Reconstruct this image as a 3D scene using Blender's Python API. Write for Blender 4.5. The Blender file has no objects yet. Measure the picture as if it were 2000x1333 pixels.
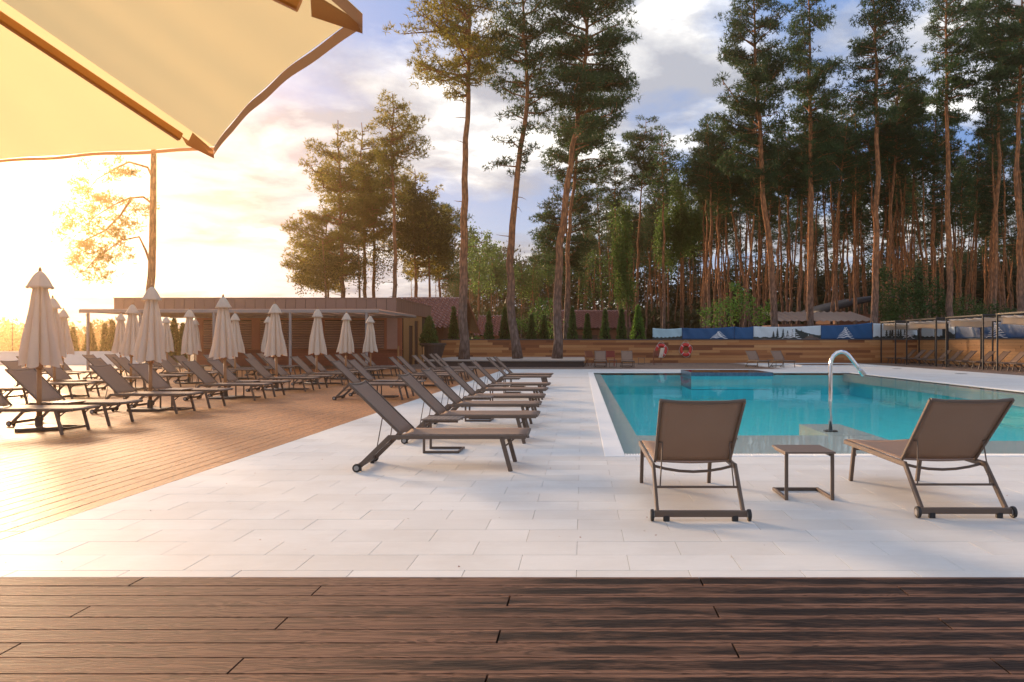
import bpy, math, random
import numpy as np
from mathutils import Vector
R = math.radians
S = bpy.context.scene
COL = S.collection
# ------------------------------------------------------------------ camera
F, PX, PY, CH = 1500.0, 1137.0, 671.0, 1.4
cam = bpy.data.cameras.new('camera')
cam.sensor_width = 36.0
cam.lens = 36.0 * F / 2000.0
cam.shift_x = -(PX - 1000.0) / 2000.0
cam.shift_y = (PY - 666.5) / 2000.0
cam.clip_end = 3000.0
cam.clip_start = 0.05
camo = bpy.data.objects.new('camera', cam)
camo.location = (0, 0, CH)
camo.rotation_euler = (R(90), 0, 0)
COL.objects.link(camo)
S.camera = camo
# ------------------------------------------------------------------ light
SUN_AZ, SUN_EL = R(-41.0), R(12.0)
SUND = Vector((math.sin(SUN_AZ) * math.cos(SUN_EL), math.cos(SUN_AZ) * math.cos(SUN_EL), math.sin(SUN_EL)))
sun = bpy.data.lights.new('sun', 'SUN')
sun.energy = 3.8
sun.angle = R(12.0)
sun.color = (1.0, 0.67, 0.40)
suno = bpy.data.objects.new('sun', sun)
suno.rotation_euler = SUND.to_track_quat('Z', 'Y').to_euler()
COL.objects.link(suno)
S.view_settings.view_transform = 'Standard'
S.view_settings.look = 'None'
S.view_settings.exposure = 1.2
S.view_settings.gamma = 1.0
S.view_settings.use_curve_mapping = False
S.cycles.max_bounces = 8
S.cycles.transparent_max_bounces = 12
S.cycles.volume_bounces = 0
S.cycles.use_denoising = True
S.cycles.sample_clamp_indirect = 4.0

world = bpy.data.worlds.new('World')
S.world = world
world.use_nodes = True
WN, WL = world.node_tree.nodes, world.node_tree.links
WN.clear()
def wn(t, **k):
    n = WN.new(t)
    for a, b in k.items():
        setattr(n, a, b)
    return n
def wmath(op, a, b=None, c=None, clamp=False):
    n = wn('ShaderNodeMath', operation=op, use_clamp=clamp)
    for i, v in enumerate((a, b, c)):
        if v is None: continue
        if isinstance(v, (int, float)): n.inputs[i].default_value = v
        else: WL.new(v, n.inputs[i])
    return n.outputs[0]
def wmix(f, a, b):
    n = wn('ShaderNodeMix', data_type='RGBA')
    for i, v in ((0, f), (6, a), (7, b)):
        if isinstance(v, (int, float)): n.inputs[i].default_value = v
        elif isinstance(v, tuple): n.inputs[i].default_value = v + (1,)
        else: WL.new(v, n.inputs[i])
    return n.outputs[2]
def wramp(f, stops):
    n = wn('ShaderNodeValToRGB')
    e = n.color_ramp.elements
    while len(e) < len(stops): e.new(0.5)
    for i, (p, c) in enumerate(stops):
        e[i].position = p
        e[i].color = (c + (1,)) if isinstance(c, tuple) else (c, c, c, 1)
    WL.new(f, n.inputs[0])
    return n.outputs[0]
tc = wn('ShaderNodeTexCoord')
sep = wn('ShaderNodeSeparateXYZ'); WL.new(tc.outputs['Generated'], sep.inputs[0])
zz = wmath('MAXIMUM', sep.outputs[2], 0.0)
den = wmath('ADD', zz, 0.16)
comb = wn('ShaderNodeCombineXYZ')
WL.new(wmath('DIVIDE', sep.outputs[0], den), comb.inputs[0])
WL.new(wmath('DIVIDE', sep.outputs[1], den), comb.inputs[1])
def wnoise(scale, detail, rough, off, dist=0.0):
    mp = wn('ShaderNodeMapping'); mp.inputs['Location'].default_value = off
    WL.new(comb.outputs[0], mp.inputs[0])
    n = wn('ShaderNodeTexNoise'); n.inputs['Scale'].default_value = scale
    n.inputs['Detail'].default_value = detail; n.inputs['Roughness'].default_value = rough
    n.inputs['Distortion'].default_value = dist
    WL.new(mp.outputs[0], n.inputs['Vector'])
    return n.outputs[0]
n1 = wnoise(1.15, 8, 0.56, (3.1, 1.7, 0), 0.3)
n2 = wnoise(2.5, 8, 0.56, (7.3, 4.2, 2.0), 0.2)
n3 = wnoise(0.55, 3, 0.5, (0.4, 9.1, 5.0))
cover = wramp(n1, [(0.42, 0.0), (0.55, 1.0)])
bright = wramp(n2, [(0.43, 0.0), (0.54, 0.38), (0.62, 1.0)])
dotn = wn('ShaderNodeVectorMath', operation='DOT_PRODUCT')
WL.new(tc.outputs['Generated'], dotn.inputs[0]); dotn.inputs[1].default_value = SUND
sd = wmath('MAXIMUM', dotn.outputs['Value'], 0.0)
g_wide = wmath('POWER', sd, 9.0)
g_mid = wmath('POWER', sd, 36.0)
g_tight = wmath('POWER', sd, 130.0)
low = wramp(sep.outputs[2], [(0.0, 1.0), (0.22, 0.0)])
sky = wn('ShaderNodeTexSky', sky_type='NISHITA')
sky.sun_disc = False
sky.sun_elevation = SUN_EL
sky.sun_rotation = SUN_AZ
sky.air_density = 1.2; sky.dust_density = 1.5; sky.ozone_density = 1.5
blue = wmix(0.82, sky.outputs[0], wmix(low, (0.7, 1.45, 3.4), (2.0, 2.7, 4.0)))
grey = wmix(low, (2.4, 2.5, 2.8), (1.9, 1.95, 2.2))
white = wmix(low, (8.2, 7.9, 7.3), (5.2, 4.9, 4.4))
cl = wmix(bright, grey, white)
cl = wmix(n3, cl, wmix(0.25, cl, (1.6, 2.1, 3.1)))
base = wmix(cover, blue, cl)
warm = wmix(g_wide, base, wmix(0.08, base, (8.0, 6.2, 4.2)))
def wadd(a, b, f):
    n = wn('ShaderNodeMix', data_type='RGBA', blend_type='ADD')
    WL.new(f, n.inputs[0]); WL.new(a, n.inputs[6])
    n.inputs[7].default_value = b + (1,)
    return n.outputs[2]
warm = wadd(warm, (0.9, 0.65, 0.3), g_mid)
warm = wadd(warm, (15.0, 10.5, 4.6), g_tight)
ground_dir = wramp(sep.outputs[2], [(0.0, 0.0), (0.02, 1.0)])
bg = wn('ShaderNodeBackground'); bg.inputs[1].default_value = 0.1
WL.new(warm, bg.inputs[0])
wo = wn('ShaderNodeOutputWorld'); WL.new(bg.outputs[0], wo.inputs[0])

# ------------------------------------------------------------------ helpers
def W(px, py, D):
    return Vector(((px - PX) * D / F, D, CH + (PY - py) * D / F))
def GX(px, D): return (px - PX) * D / F

def tag(o, label=None, cat=None, group=None, kind=None):
    if label: o['label'] = label
    if cat: o['category'] = cat
    if group: o['group'] = group
    if kind: o['kind'] = kind
    return o
def thing(name, label, cat, loc=(0, 0, 0), rz=0.0, group=None):
    o = bpy.data.objects.new(name, None)
    o.empty_display_size = 0.2
    COL.objects.link(o)
    o.location = loc; o.rotation_euler = (0, 0, rz)
    return tag(o, label, cat, group)
def mesh_obj(name, me, mat=None, parent=None, kind=None):
    if mat is not None and not me.materials: me.materials.append(mat)
    o = bpy.data.objects.new(name, me); COL.objects.link(o)
    if parent is not None: o.parent = parent
    if kind: o['kind'] = kind
    return o
def copy_tree(o, parent=None):
    c = o.copy(); COL.objects.link(c)
    if parent is not None: c.parent = parent
    for ch in CH_OF.get(o.name, []) or [x for x in o.children]:
        copy_tree(ch, c)
    return c
CH_OF = {}

class MB:
    def __init__(s): s.v = []; s.f = []
    def add(s, vs, fs):
        b = len(s.v)
        s.v += [tuple(v) for v in vs]
        s.f += [tuple(b + i for i in f) for f in fs]
        return s
    def box(s, x0, x1, y0, y1, z0, z1):
        return s.add([(x0,y0,z0),(x1,y0,z0),(x1,y1,z0),(x0,y1,z0),(x0,y0,z1),(x1,y0,z1),(x1,y1,z1),(x0,y1,z1)],
                     [(0,3,2,1),(4,5,6,7),(0,1,5,4),(1,2,6,5),(2,3,7,6),(3,0,4,7)])
    def bbox(s, x0, x1, y0, y1, z0, z1, b):     # box with chamfered top
        return s.add([(x0,y0,z0),(x1,y0,z0),(x1,y1,z0),(x0,y1,z0),
                      (x0,y0,z1-b),(x1,y0,z1-b),(x1,y1,z1-b),(x0,y1,z1-b),
                      (x0+b,y0+b,z1),(x1-b,y0+b,z1),(x1-b,y1-b,z1),(x0+b,y1-b,z1)],
                     [(0,1,5,4),(1,2,6,5),(2,3,7,6),(3,0,4,7),(4,5,9,8),(5,6,10,9),(6,7,11,10),(7,4,8,11),(8,9,10,11)])
    def beam(s, p0, p1, w, h, up=(0,0,1), ch=0.2):     # chamfered bar, w sideways, h along up
        p0, p1 = Vector(p0), Vector(p1)
        d = (p1 - p0).normalized(); u = Vector(up)
        if abs(d.dot(u)) > 0.98: u = Vector((1, 0, 0))
        r = d.cross(u).normalized(); u = r.cross(d).normalized()
        c = min(w, h) * ch
        prof = [(-w/2+c,-h/2),(w/2-c,-h/2),(w/2,-h/2+c),(w/2,h/2-c),(w/2-c,h/2),(-w/2+c,h/2),(-w/2,h/2-c),(-w/2,-h/2+c)]
        vs = [p0 + r*a + u*b for a, b in prof] + [p1 + r*a + u*b for a, b in prof]
        fs = [(i, (i+1) % 8, 8+(i+1) % 8, 8+i) for i in range(8)] + [tuple(range(7,-1,-1)), tuple(range(8,16))]
        return s.add(vs, fs)
    def tube(s, pts, rad, n=8, cap=True):
        pts = [Vector(p) for p in pts]
        if not hasattr(rad, '__len__'): rad = [rad] * len(pts)
        prev = None; b = len(s.v)
        for i, p in enumerate(pts):
            d = (pts[min(i+1, len(pts)-1)] - pts[max(i-1, 0)]).normalized()
            if prev is None:
                a = Vector((0,0,1)) if abs(d.z) < 0.9 else Vector((1,0,0))
                r = d.cross(a).normalized()
            else:
                r = (prev - d * prev.dot(d)).normalized()
            prev = r; u = d.cross(r)
            for k in range(n):
                t = 2*math.pi*k/n
                s.v.append(tuple(p + (r*math.cos(t) + u*math.sin(t)) * rad[i]))
        for i in range(len(pts)-1):
            for k in range(n):
                k2 = (k+1) % n
                s.f.append((b+i*n+k, b+i*n+k2, b+(i+1)*n+k2, b+(i+1)*n+k))
        if cap:
            s.f.append(tuple(b+k for k in range(n-1,-1,-1)))
            e = b+(len(pts)-1)*n
            s.f.append(tuple(e+k for k in range(n)))
        return s
    def lathe(s, prof, n=16, c=(0,0,0), axis='z'):
        b = len(s.v)
        for r, z in prof:
            for k in range(n):
                t = 2*math.pi*k/n
                a, bb = r*math.cos(t), r*math.sin(t)
                s.v.append((c[0]+a, c[1]+bb, c[2]+z) if axis == 'z' else (c[0]+a, c[1]+z, c[2]+bb) if axis == 'y' else (c[0]+z, c[1]+a, c[2]+bb))
        for i in range(len(prof)-1):
            for k in range(n):
                k2 = (k+1) % n
                s.f.append((b+i*n+k, b+i*n+k2, b+(i+1)*n+k2, b+(i+1)*n+k))
        s.f.append(tuple(b+k for k in range(n-1,-1,-1)))
        e = b+(len(prof)-1)*n
        s.f.append(tuple(e+k for k in range(n)))
        return s
    def grid(s, fn, nu, nv):
        b = len(s.v)
        for i in range(nu+1):
            for j in range(nv+1):
                s.v.append(tuple(fn(i/nu, j/nv)))
        for i in range(nu):
            for j in range(nv):
                a = b+i*(nv+1)+j
                s.f.append((a, a+nv+1, a+nv+2, a+1))
        return s
    def poly(s, pts, d):       # extruded polygon: pts on a plane, d = extrusion vector
        n = len(pts); d = Vector(d)
        vs = [Vector(p) for p in pts] + [Vector(p)+d for p in pts]
        return s.add(vs, [tuple(range(n-1,-1,-1)), tuple(range(n,2*n))] + [(i,(i+1)%n,n+(i+1)%n,n+i) for i in range(n)])
    def mesh(s, name, smooth=False, parent=None):
        o = Vector(parent.location) if parent is not None else Vector((0,0,0))
        me = bpy.data.meshes.new(name)
        me.from_pydata([(v[0]-o.x, v[1]-o.y, v[2]-o.z) for v in s.v], [], s.f)
        if smooth:
            me.polygons.foreach_set('use_smooth', [True]*len(me.polygons))
        me.update()
        return me
    def build(s, name, mat, parent=None, smooth=False, world=False, kind=None, solid=0.0):
        me = s.mesh(name, smooth, parent if world else None)
        ob = mesh_obj(name, me, mat, parent, kind)
        if solid:
            m = ob.modifiers.new('thickness', 'SOLIDIFY'); m.thickness = solid; m.offset = 0
        return ob

def soup(name, V, mat, smooth=False):        # V (N,3,3) triangles
    V = np.asarray(V, dtype=np.float32).reshape(-1, 3)
    n = len(V); me = bpy.data.meshes.new(name)
    me.vertices.add(n); me.vertices.foreach_set('co', V.ravel())
    me.loops.add(n); me.loops.foreach_set('vertex_index', np.arange(n, dtype=np.int32))
    t = n // 3
    me.polygons.add(t); me.polygons.foreach_set('loop_start', np.arange(0, n, 3, dtype=np.int32))
    me.update(); me.validate()
    if mat: me.materials.append(mat)
    return me

# ------------------------------------------------------------------ materials
class NT:
    def __init__(s, name):
        s.m = bpy.data.materials.new(name); s.m.use_nodes = True
        s.t = s.m.node_tree; s.t.nodes.clear()
        s.out = s.t.nodes.new('ShaderNodeOutputMaterial')
    def n(s, t, **k):
        x = s.t.nodes.new(t)
        for a, b in k.items(): setattr(x, a, b)
        return x
    def l(s, a, b): s.t.links.new(a, b)
    def val(s, inp, v):
        if isinstance(v, (int, float)): inp.default_value = v
        elif isinstance(v, tuple): inp.default_value = v + (1,) if len(v) == 3 and inp.type == 'RGBA' else v
        else: s.l(v, inp)
    def math(s, op, a, b=None, c=None, clamp=False):
        x = s.n('ShaderNodeMath', operation=op, use_clamp=clamp)
        for i, v in enumerate((a, b, c)):
            if v is not None: s.val(x.inputs[i], v)
        return x.outputs[0]
    def mix(s, f, a, b, mode='MIX'):
        x = s.n('ShaderNodeMix', data_type='RGBA', blend_type=mode)
        s.val(x.inputs[0], f); s.val(x.inputs[6], a); s.val(x.inputs[7], b)
        return x.outputs[2]
    def ramp(s, f, stops):
        x = s.n('ShaderNodeValToRGB'); e = x.color_ramp.elements
        while len(e) < len(stops): e.new(0.5)
        for i, (p, c) in enumerate(stops):
            e[i].position = p; e[i].color = (c + (1,)) if isinstance(c, tuple) else (c, c, c, 1)
        s.l(f, x.inputs[0]); return x.outputs[0]
    def pos(s): return s.n('ShaderNodeNewGeometry').outputs['Position']
    def obj(s): return s.n('ShaderNodeTexCoord').outputs['Object']
    def rnd(s): return s.n('ShaderNodeObjectInfo').outputs['Random']
    def mapv(s, v, scale=(1,1,1), loc=(0,0,0), rot=(0,0,0)):
        x = s.n('ShaderNodeMapping'); x.inputs['Scale'].default_value = scale
        x.inputs['Location'].default_value = loc; x.inputs['Rotation'].default_value = rot
        s.l(v, x.inputs[0]); return x.outputs[0]
    def noise(s, v, scale=5, detail=4, rough=0.5, dist=0.0):
        x = s.n('ShaderNodeTexNoise'); x.inputs['Scale'].default_value = scale
        x.inputs['Detail'].default_value = detail; x.inputs['Roughness'].default_value = rough
        x.inputs['Distortion'].default_value = dist
        s.l(v, x.inputs['Vector']); return x.outputs[0]
    def voffset(s, v, r, amt=37.0):       # shift texture space per object
        x = s.n('ShaderNodeVectorMath', operation='ADD'); s.l(v, x.inputs[0])
        c = s.n('ShaderNodeCombineXYZ'); q = s.math('MULTIPLY', r, amt)
        for i in range(3): s.l(q, c.inputs[i])
        s.l(c.outputs[0], x.inputs[1]); return x.outputs[0]
    def bump(s, h, strength=0.3, dist=0.01):
        x = s.n('ShaderNodeBump'); x.inputs['Strength'].default_value = strength
        x.inputs['Distance'].default_value = dist; s.l(h, x.inputs['Height']); return x.outputs[0]
    def bsdf(s, color, rough=0.6, metal=0.0, normal=None, spec=None, **k):
        b = s.n('ShaderNodeBsdfPrincipled')
        s.val(b.inputs['Base Color'], color); s.val(b.inputs['Roughness'], rough)
        b.inputs['Metallic'].default_value = metal
        if spec is not None: s.val(b.inputs['Specular IOR Level'], spec)
        if normal is not None: s.l(normal, b.inputs['Normal'])
        for a, v in k.items(): s.val(b.inputs[a], v)
        return b.outputs[0]
    def done(s, sh): s.l(sh, s.out.inputs[0]); return s.m

def simple(name, col, rough=0.6, metal=0.0, var=0.12, scale=6.0, bump=0.1, spec=None, rv=0.0):
    t = NT(name); v = t.voffset(t.obj(), t.rnd())
    n = t.noise(v, scale, 5, 0.6)
    c = t.mix(n, tuple(x*(1-var) for x in col), tuple(min(1, x*(1+var)) for x in col))
    if rv:
        c = t.mix(t.math('MULTIPLY', t.rnd(), rv), c, tuple(x*0.45 for x in col))
    fine = t.noise(v, scale*8, 3, 0.6)
    rr = t.math('MULTIPLY_ADD', fine, 0.18, rough-0.09, clamp=True)
    return t.done(t.bsdf(c, rr, metal, t.bump(fine, bump, 0.004) if bump else None, spec))

def deck_material(name, along, dry, wet, wetx=None):
    """embossed composite boards, along = 0 (grain runs in x) or 1 (in y)"""
    t = NT(name); p = t.pos(); r = t.rnd(); v = t.voffset(p, r, 13.0)
    sc = (1.3, 22, 1) if along == 0 else (22, 1.3, 1)
    n = t.noise(t.mapv(v, sc), 1.6, 6, 0.62, 1.3)
    sc2 = (3, 60, 1) if along == 0 else (60, 3, 1)
    n2 = t.noise(t.mapv(v, sc2), 1.0, 4, 0.6)
    # cathedral grain: rings of a stretched distorted distance
    sc3 = (2.2, 13, 1) if along == 0 else (13, 2.2, 1)
    sc4 = (1.7, 15, 1) if along == 0 else (15, 1.7, 1)
    nn = t.noise(t.mapv(v, sc4), 1.0, 3, 0.5, 1.6)
    rings = t.math('SINE', t.math('MULTIPLY', nn, 36.0))
    grain = t.math('ADD', t.math('MULTIPLY_ADD', rings, 0.22, 0.25), t.math('MULTIPLY', n2, 0.5))
    dark = tuple(x*0.30 for x in dry)
    c = t.mix(t.ramp(grain, [(0.3, 0.0), (0.6, 1.0)]), dark, tuple(min(1, x*1.2) for x in dry))
    c = t.mix(t.math('MULTIPLY', n, 0.45), c, tuple(min(1, x*1.35) for x in dry))
    c = t.mix(t.math('MULTIPLY', r, 0.30), c, tuple(x*0.62 for x in dry))
    big = t.noise(p, 0.35, 4, 0.6)
    c = t.mix(t.ramp(big, [(0.35, 0.0), (0.7, 0.35)]), c, tuple(x*0.6 for x in dry))
    rough = t.math('MULTIPLY_ADD', grain, 0.14, 0.66 if along == 0 else 0.53)
    if wetx:
        # rain still standing along the middle of each board; stain shape belongs to the board
        sp = t.n('ShaderNodeSeparateXYZ'); t.l(p, sp.inputs[0])
        so = t.n('ShaderNodeSeparateXYZ'); t.l(t.obj(), so.inputs[0])
        av = t.math('ABSOLUTE', so.outputs[1 if along == 0 else 0])
        wob = t.noise(t.mapv(v, (2.0, 9, 1)), 1.5, 5, 0.6)
        prof = t.ramp(t.math('ADD', av, t.math('MULTIPLY', t.math('SUBTRACT', wob, 0.5), 0.07)), [(0.044, 1.0), (0.060, 0.0)])
        area = t.noise(t.mapv(v, (0.9, 4.5, 1)), 0.8, 4, 0.6)
        reach = t.math('ADD', t.math('MULTIPLY', sp.outputs[0], 0.42), t.math('MULTIPLY', area, 1.6))
        reach = t.ramp(reach, [(0.36, 0.0), (0.72, 1.0)])
        patch = t.ramp(t.noise(t.mapv(v, (1.6, 7, 1), (9, 3, 0)), 1.1, 5, 0.6), [(0.30, 0.25), (0.5, 1.0)])
        wetf = t.math('MULTIPLY', t.math('MULTIPLY', prof, reach), patch)
        wc = t.mix(t.ramp(grain, [(0.35, 0.0), (0.7, 1.0)]), wet, tuple(x*2.3 for x in wet))
        c = t.mix(wetf, c, wc)
        rough = t.math('MULTIPLY_ADD', wetf, -0.12, rough)
    h = t.math('ADD', grain, t.math('MULTIPLY', n2, 0.5))
    return t.done(t.bsdf(c, rough, 0, t.bump(h, 0.55, 0.004), 0.10 if along == 0 else 0.30))

M = {}
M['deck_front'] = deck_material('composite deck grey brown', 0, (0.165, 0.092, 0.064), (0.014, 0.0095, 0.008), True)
M['deck_left'] = deck_material('composite deck with warm light tint', 1, (0.42, 0.17, 0.052), (0.05, 0.03, 0.025))  # same composite as the boardwalk, with warm light put into its colour
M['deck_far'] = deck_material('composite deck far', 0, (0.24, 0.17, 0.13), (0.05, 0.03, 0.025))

t = NT('pale porcelain tile'); p = t.pos(); r = t.rnd(); v = t.voffset(p, r, 5.0)
st = t.noise(t.mapv(v, (1.2, 9, 1)), 2.0, 6, 0.6, 0.4)
fi = t.noise(t.mapv(v, (6, 30, 1)), 3.0, 4, 0.6)
cl = t.noise(v, 1.1, 5, 0.55)
c = t.mix(st, (0.65, 0.65, 0.625), (0.76, 0.76, 0.735))
c = t.mix(t.math('MULTIPLY', fi, 0.3), c, (0.50, 0.47, 0.42))
c = t.mix(t.math('MULTIPLY', t.math('SUBTRACT', r, 0.45), 0.50, clamp=True), c, (0.46, 0.43, 0.39))
c = t.mix(t.ramp(cl, [(0.45, 0.0), (0.75, 0.3)]), c, (0.50, 0.46, 0.41))
dirt = t.ramp(t.noise(p, 0.5, 8, 0.7), [(0.48, 0.0), (0.72, 0.45)])
c = t.mix(dirt, c, (0.46, 0.42, 0.37))
spk = t.ramp(t.noise(p, 55, 2, 0.5), [(0.70, 0.0), (0.78, 0.25)])
c = t.mix(spk, c, (0.30, 0.25, 0.21))
M['tile'] = t.done(t.bsdf(c, t.math('MULTIPLY_ADD', st, 0.15, 0.60), 0, t.bump(st, 0.15, 0.002), 0.25))
M['grout'] = simple('grout', (0.45, 0.42, 0.38), 0.85)
M['kerb'] = simple('white stone kerb', (0.80, 0.80, 0.78), 0.55, var=0.06, scale=9)
M['ledge'] = simple('submerged pale tile', (0.52, 0.49, 0.45), 0.6, var=0.10, scale=3)

t = NT('turquoise pool lining'); p = t.pos()
bk = t.n('ShaderNodeTexBrick'); bk.inputs['Scale'].default_value = 1.0
bk.offset = 0.0
bk.inputs['Brick Width'].default_value = 0.25; bk.inputs['Row Height'].default_value = 0.25
bk.inputs['Mortar Size'].default_value = 0.006
bk.inputs['Color1'].default_value = (0.075, 0.72, 0.75, 1); bk.inputs['Color2'].default_value = (0.09, 0.80, 0.82, 1)
bk.inputs['Mortar'].default_value = (0.10, 0.62, 0.70, 1)
t.l(p, bk.inputs['Vector'])
M['pool'] = t.done(t.bsdf(bk.outputs['Color'], 0.4))

t = NT('pool water'); p = t.pos()
w1 = t.noise(t.mapv(p, (1.1, 0.42, 1)), 2.2, 4, 0.5)
nb = t.bump(w1, 0.10, 0.03)
fr = t.n('ShaderNodeFresnel'); fr.inputs[0].default_value = 1.22; t.l(nb, fr.inputs['Normal'])
tr = t.n('ShaderNodeBsdfTransparent'); tr.inputs[0].default_value = (0.88, 0.985, 0.985, 1)
gl = t.n('ShaderNodeBsdfGlossy'); gl.inputs['Roughness'].default_value = 0.015
gl.inputs['Color'].default_value = (0.85, 0.92, 0.95, 1); t.l(nb, gl.inputs['Normal'])
mx = t.n('ShaderNodeMixShader'); t.l(t.math('MULTIPLY', fr.outputs[0], 0.55), mx.inputs[0])
t.l(tr.outputs[0], mx.inputs[1]); t.l(gl.outputs[0], mx.inputs[2])
M['water'] = t.done(mx.outputs[0])

M['frame'] = simple('taupe powder coated aluminium', (0.115, 0.078, 0.056), 0.42, var=0.06, scale=12, bump=0.03, spec=0.5)
t = NT('taupe textile sling'); v = t.obj()
ch = t.n('ShaderNodeTexChecker'); ch.inputs['Scale'].default_value = 260
t.l(v, ch.inputs[0])
n = t.noise(v, 3, 4, 0.5)
c = t.mix(n, (0.26, 0.160, 0.105), (0.33, 0.215, 0.150))
c = t.mix(t.math('MULTIPLY', ch.outputs['Fac'], 0.35), c, (0.13, 0.095, 0.078))
b = t.bsdf(c, 0.62, 0, t.bump(ch.outputs['Fac'], 0.2, 0.001))
tl = t.n('ShaderNodeBsdfTranslucent'); t.val(tl.inputs[0], c)
mm = t.n('ShaderNodeMixShader'); mm.inputs[0].default_value = 0.10; t.l(b, mm.inputs[1]); t.l(tl.outputs[0], mm.inputs[2])
tp = t.n('ShaderNodeBsdfTransparent'); mm2 = t.n('ShaderNodeMixShader'); mm2.inputs[0].default_value = 0.09
t.l(mm.outputs[0], mm2.inputs[1]); t.l(tp.outputs[0], mm2.inputs[2])
M['sling'] = t.done(mm2.outputs[0])
M['rubber'] = simple('black rubber', (0.018, 0.017, 0.017), 0.6)
M['hub'] = simple('grey plastic hub', (0.30, 0.28, 0.26), 0.45)
M['slat_top'] = simple('taupe table slat', (0.16, 0.115, 0.088), 0.5)

def cloth(name, col, trans, scale=30):
    t = NT(name); v = t.voffset(t.obj(), t.rnd())
    n = t.noise(v, 2.5, 5, 0.6); f = t.noise(t.mapv(v, (1, 1, 0.15)), scale, 3, 0.6)
    c = t.mix(n, tuple(x*0.92 for x in col), col)
    b = t.bsdf(c, 0.85, 0, t.bump(t.math('ADD', f, n), 0.25, 0.01), 0.2)
    tl = t.n('ShaderNodeBsdfTranslucent'); t.val(tl.inputs[0], c)
    mm = t.n('ShaderNodeMixShader'); mm.inputs[0].default_value = trans
    t.l(b, mm.inputs[1]); t.l(tl.outputs[0], mm.inputs[2])
    return t.done(mm.outputs[0])
M['canvas'] = cloth('cream parasol canvas', (0.82, 0.72, 0.60), 0.40)
M['pink'] = cloth('translucent pergola sheet', (0.72, 0.56, 0.48), 0.75)
M['cabana_canvas'] = cloth('cream cabana canvas', (0.88, 0.80, 0.70), 0.5)
M['big_canvas'] = cloth('cream parasol canvas with sun tint', (0.97, 0.72, 0.34), 0.90, 12)  # cream cloth, the sun shining through it is put into its yellow
M['hem'] = cloth('tan hem tape', (0.62, 0.34, 0.17), 0.5)
M['pole_wood'] = simple('oiled eucalyptus pole', (0.36, 0.165, 0.065), 0.5, var=0.2, scale=14)
M['rib_wood'] = simple('rib wood with light tint', (0.85, 0.33, 0.06), 0.45, var=0.2, scale=10)  # orange brown wood, light through the canopy is put into its brightness
M['base_metal'] = simple('dark base metal', (0.07, 0.06, 0.055), 0.5)
M['chrome'] = simple('polished stainless steel', (0.72, 0.73, 0.75), 0.12, 1.0, var=0.03, bump=0)
M['black_metal'] = simple('black painted steel', (0.022, 0.020, 0.020), 0.45)
M['grey_paint'] = simple('pale grey painted steel', (0.28, 0.255, 0.24), 0.5, var=0.05)
M['red_plastic'] = simple('red lifebuoy plastic', (0.62, 0.035, 0.030), 0.4)
M['white_tape'] = simple('white reflective tape', (0.75, 0.72, 0.70), 0.5)
M['rope'] = simple('white rope', (0.62, 0.58, 0.52), 0.8)
M['white_wall'] = simple('white render', (0.78, 0.76, 0.72), 0.8, var=0.05)
M['fascia'] = simple('brown grey metal cladding', (0.29, 0.155, 0.115), 0.45, var=0.05, rv=0.2)
M['fascia_side'] = M['fascia']
M['bar_wall'] = simple('dark red brown boarding', (0.36, 0.105, 0.055), 0.6, rv=0.4)
M['bar_trim'] = simple('brown window trim', (0.42, 0.135, 0.065), 0.55)
M['shutter'] = simple('roller shutter slat', (0.50, 0.28, 0.21), 0.38, rv=0.2)
M['gold_wood'] = simple('golden pine boarding', (0.42, 0.21, 0.075), 0.55, var=0.25, rv=0.2)
M['door_dark'] = simple('dark door leaf', (0.07, 0.030, 0.022), 0.5)
M['concrete'] = simple('pale concrete coping', (0.40, 0.34, 0.29), 0.75)
M['dark_cladding'] = simple('dark brown planter cladding', (0.055, 0.036, 0.032), 0.6, rv=0.3)
M['cap'] = simple('dark grey wall cap', (0.07, 0.065, 0.065), 0.5)
M['backing'] = simple('black backing', (0.02, 0.015, 0.012), 0.9)
M['roof_tile'] = simple('red brown metal roof tile', (0.34, 0.16, 0.14), 0.25, rv=0.1, spec=0.8)
M['roof_dark'] = simple('charcoal roof', (0.035, 0.035, 0.04), 0.55)
M['roof_corr'] = simple('pale brown corrugated roof', (0.24, 0.185, 0.16), 0.45)
M['house_wall'] = simple('brown log wall', (0.22, 0.085, 0.045), 0.7)
t = NT('cladding board'); r = t.rnd(); v = t.voffset(t.pos(), r, 21.0)
g = t.noise(t.mapv(v, (1.2, 1.2, 26)), 1.3, 6, 0.6, 0.8)
c = t.ramp(r, [(0.0, (0.20, 0.065, 0.025)), (0.22, (0.38, 0.14, 0.048)), (0.5, (0.52, 0.22, 0.075)), (0.8, (0.60, 0.28, 0.105)), (1.0, (0.64, 0.34, 0.14))])
c = t.mix(t.math('MULTIPLY', g, 0.5), c, (0.12, 0.045, 0.02))
M['plank'] = t.done(t.bsdf(c, 0.55, 0, t.bump(g, 0.4, 0.01), 0.35))

t = NT('knotty pine board with sun tint'); r = t.rnd(); v = t.voffset(t.pos(), r, 21.0)
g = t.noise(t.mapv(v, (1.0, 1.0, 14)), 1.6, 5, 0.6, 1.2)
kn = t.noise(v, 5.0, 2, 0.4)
c = t.mix(r, (0.58, 0.27, 0.10), (0.74, 0.40, 0.17))  # golden pine, its lighter tint also stands in for sun the bush blocks
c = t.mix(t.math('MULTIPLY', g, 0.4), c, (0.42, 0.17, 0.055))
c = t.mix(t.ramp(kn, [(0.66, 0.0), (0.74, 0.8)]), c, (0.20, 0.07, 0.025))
M['pine_plank'] = t.done(t.bsdf(c, 0.5, 0, t.bump(g, 0.3, 0.008), 0.35))

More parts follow.
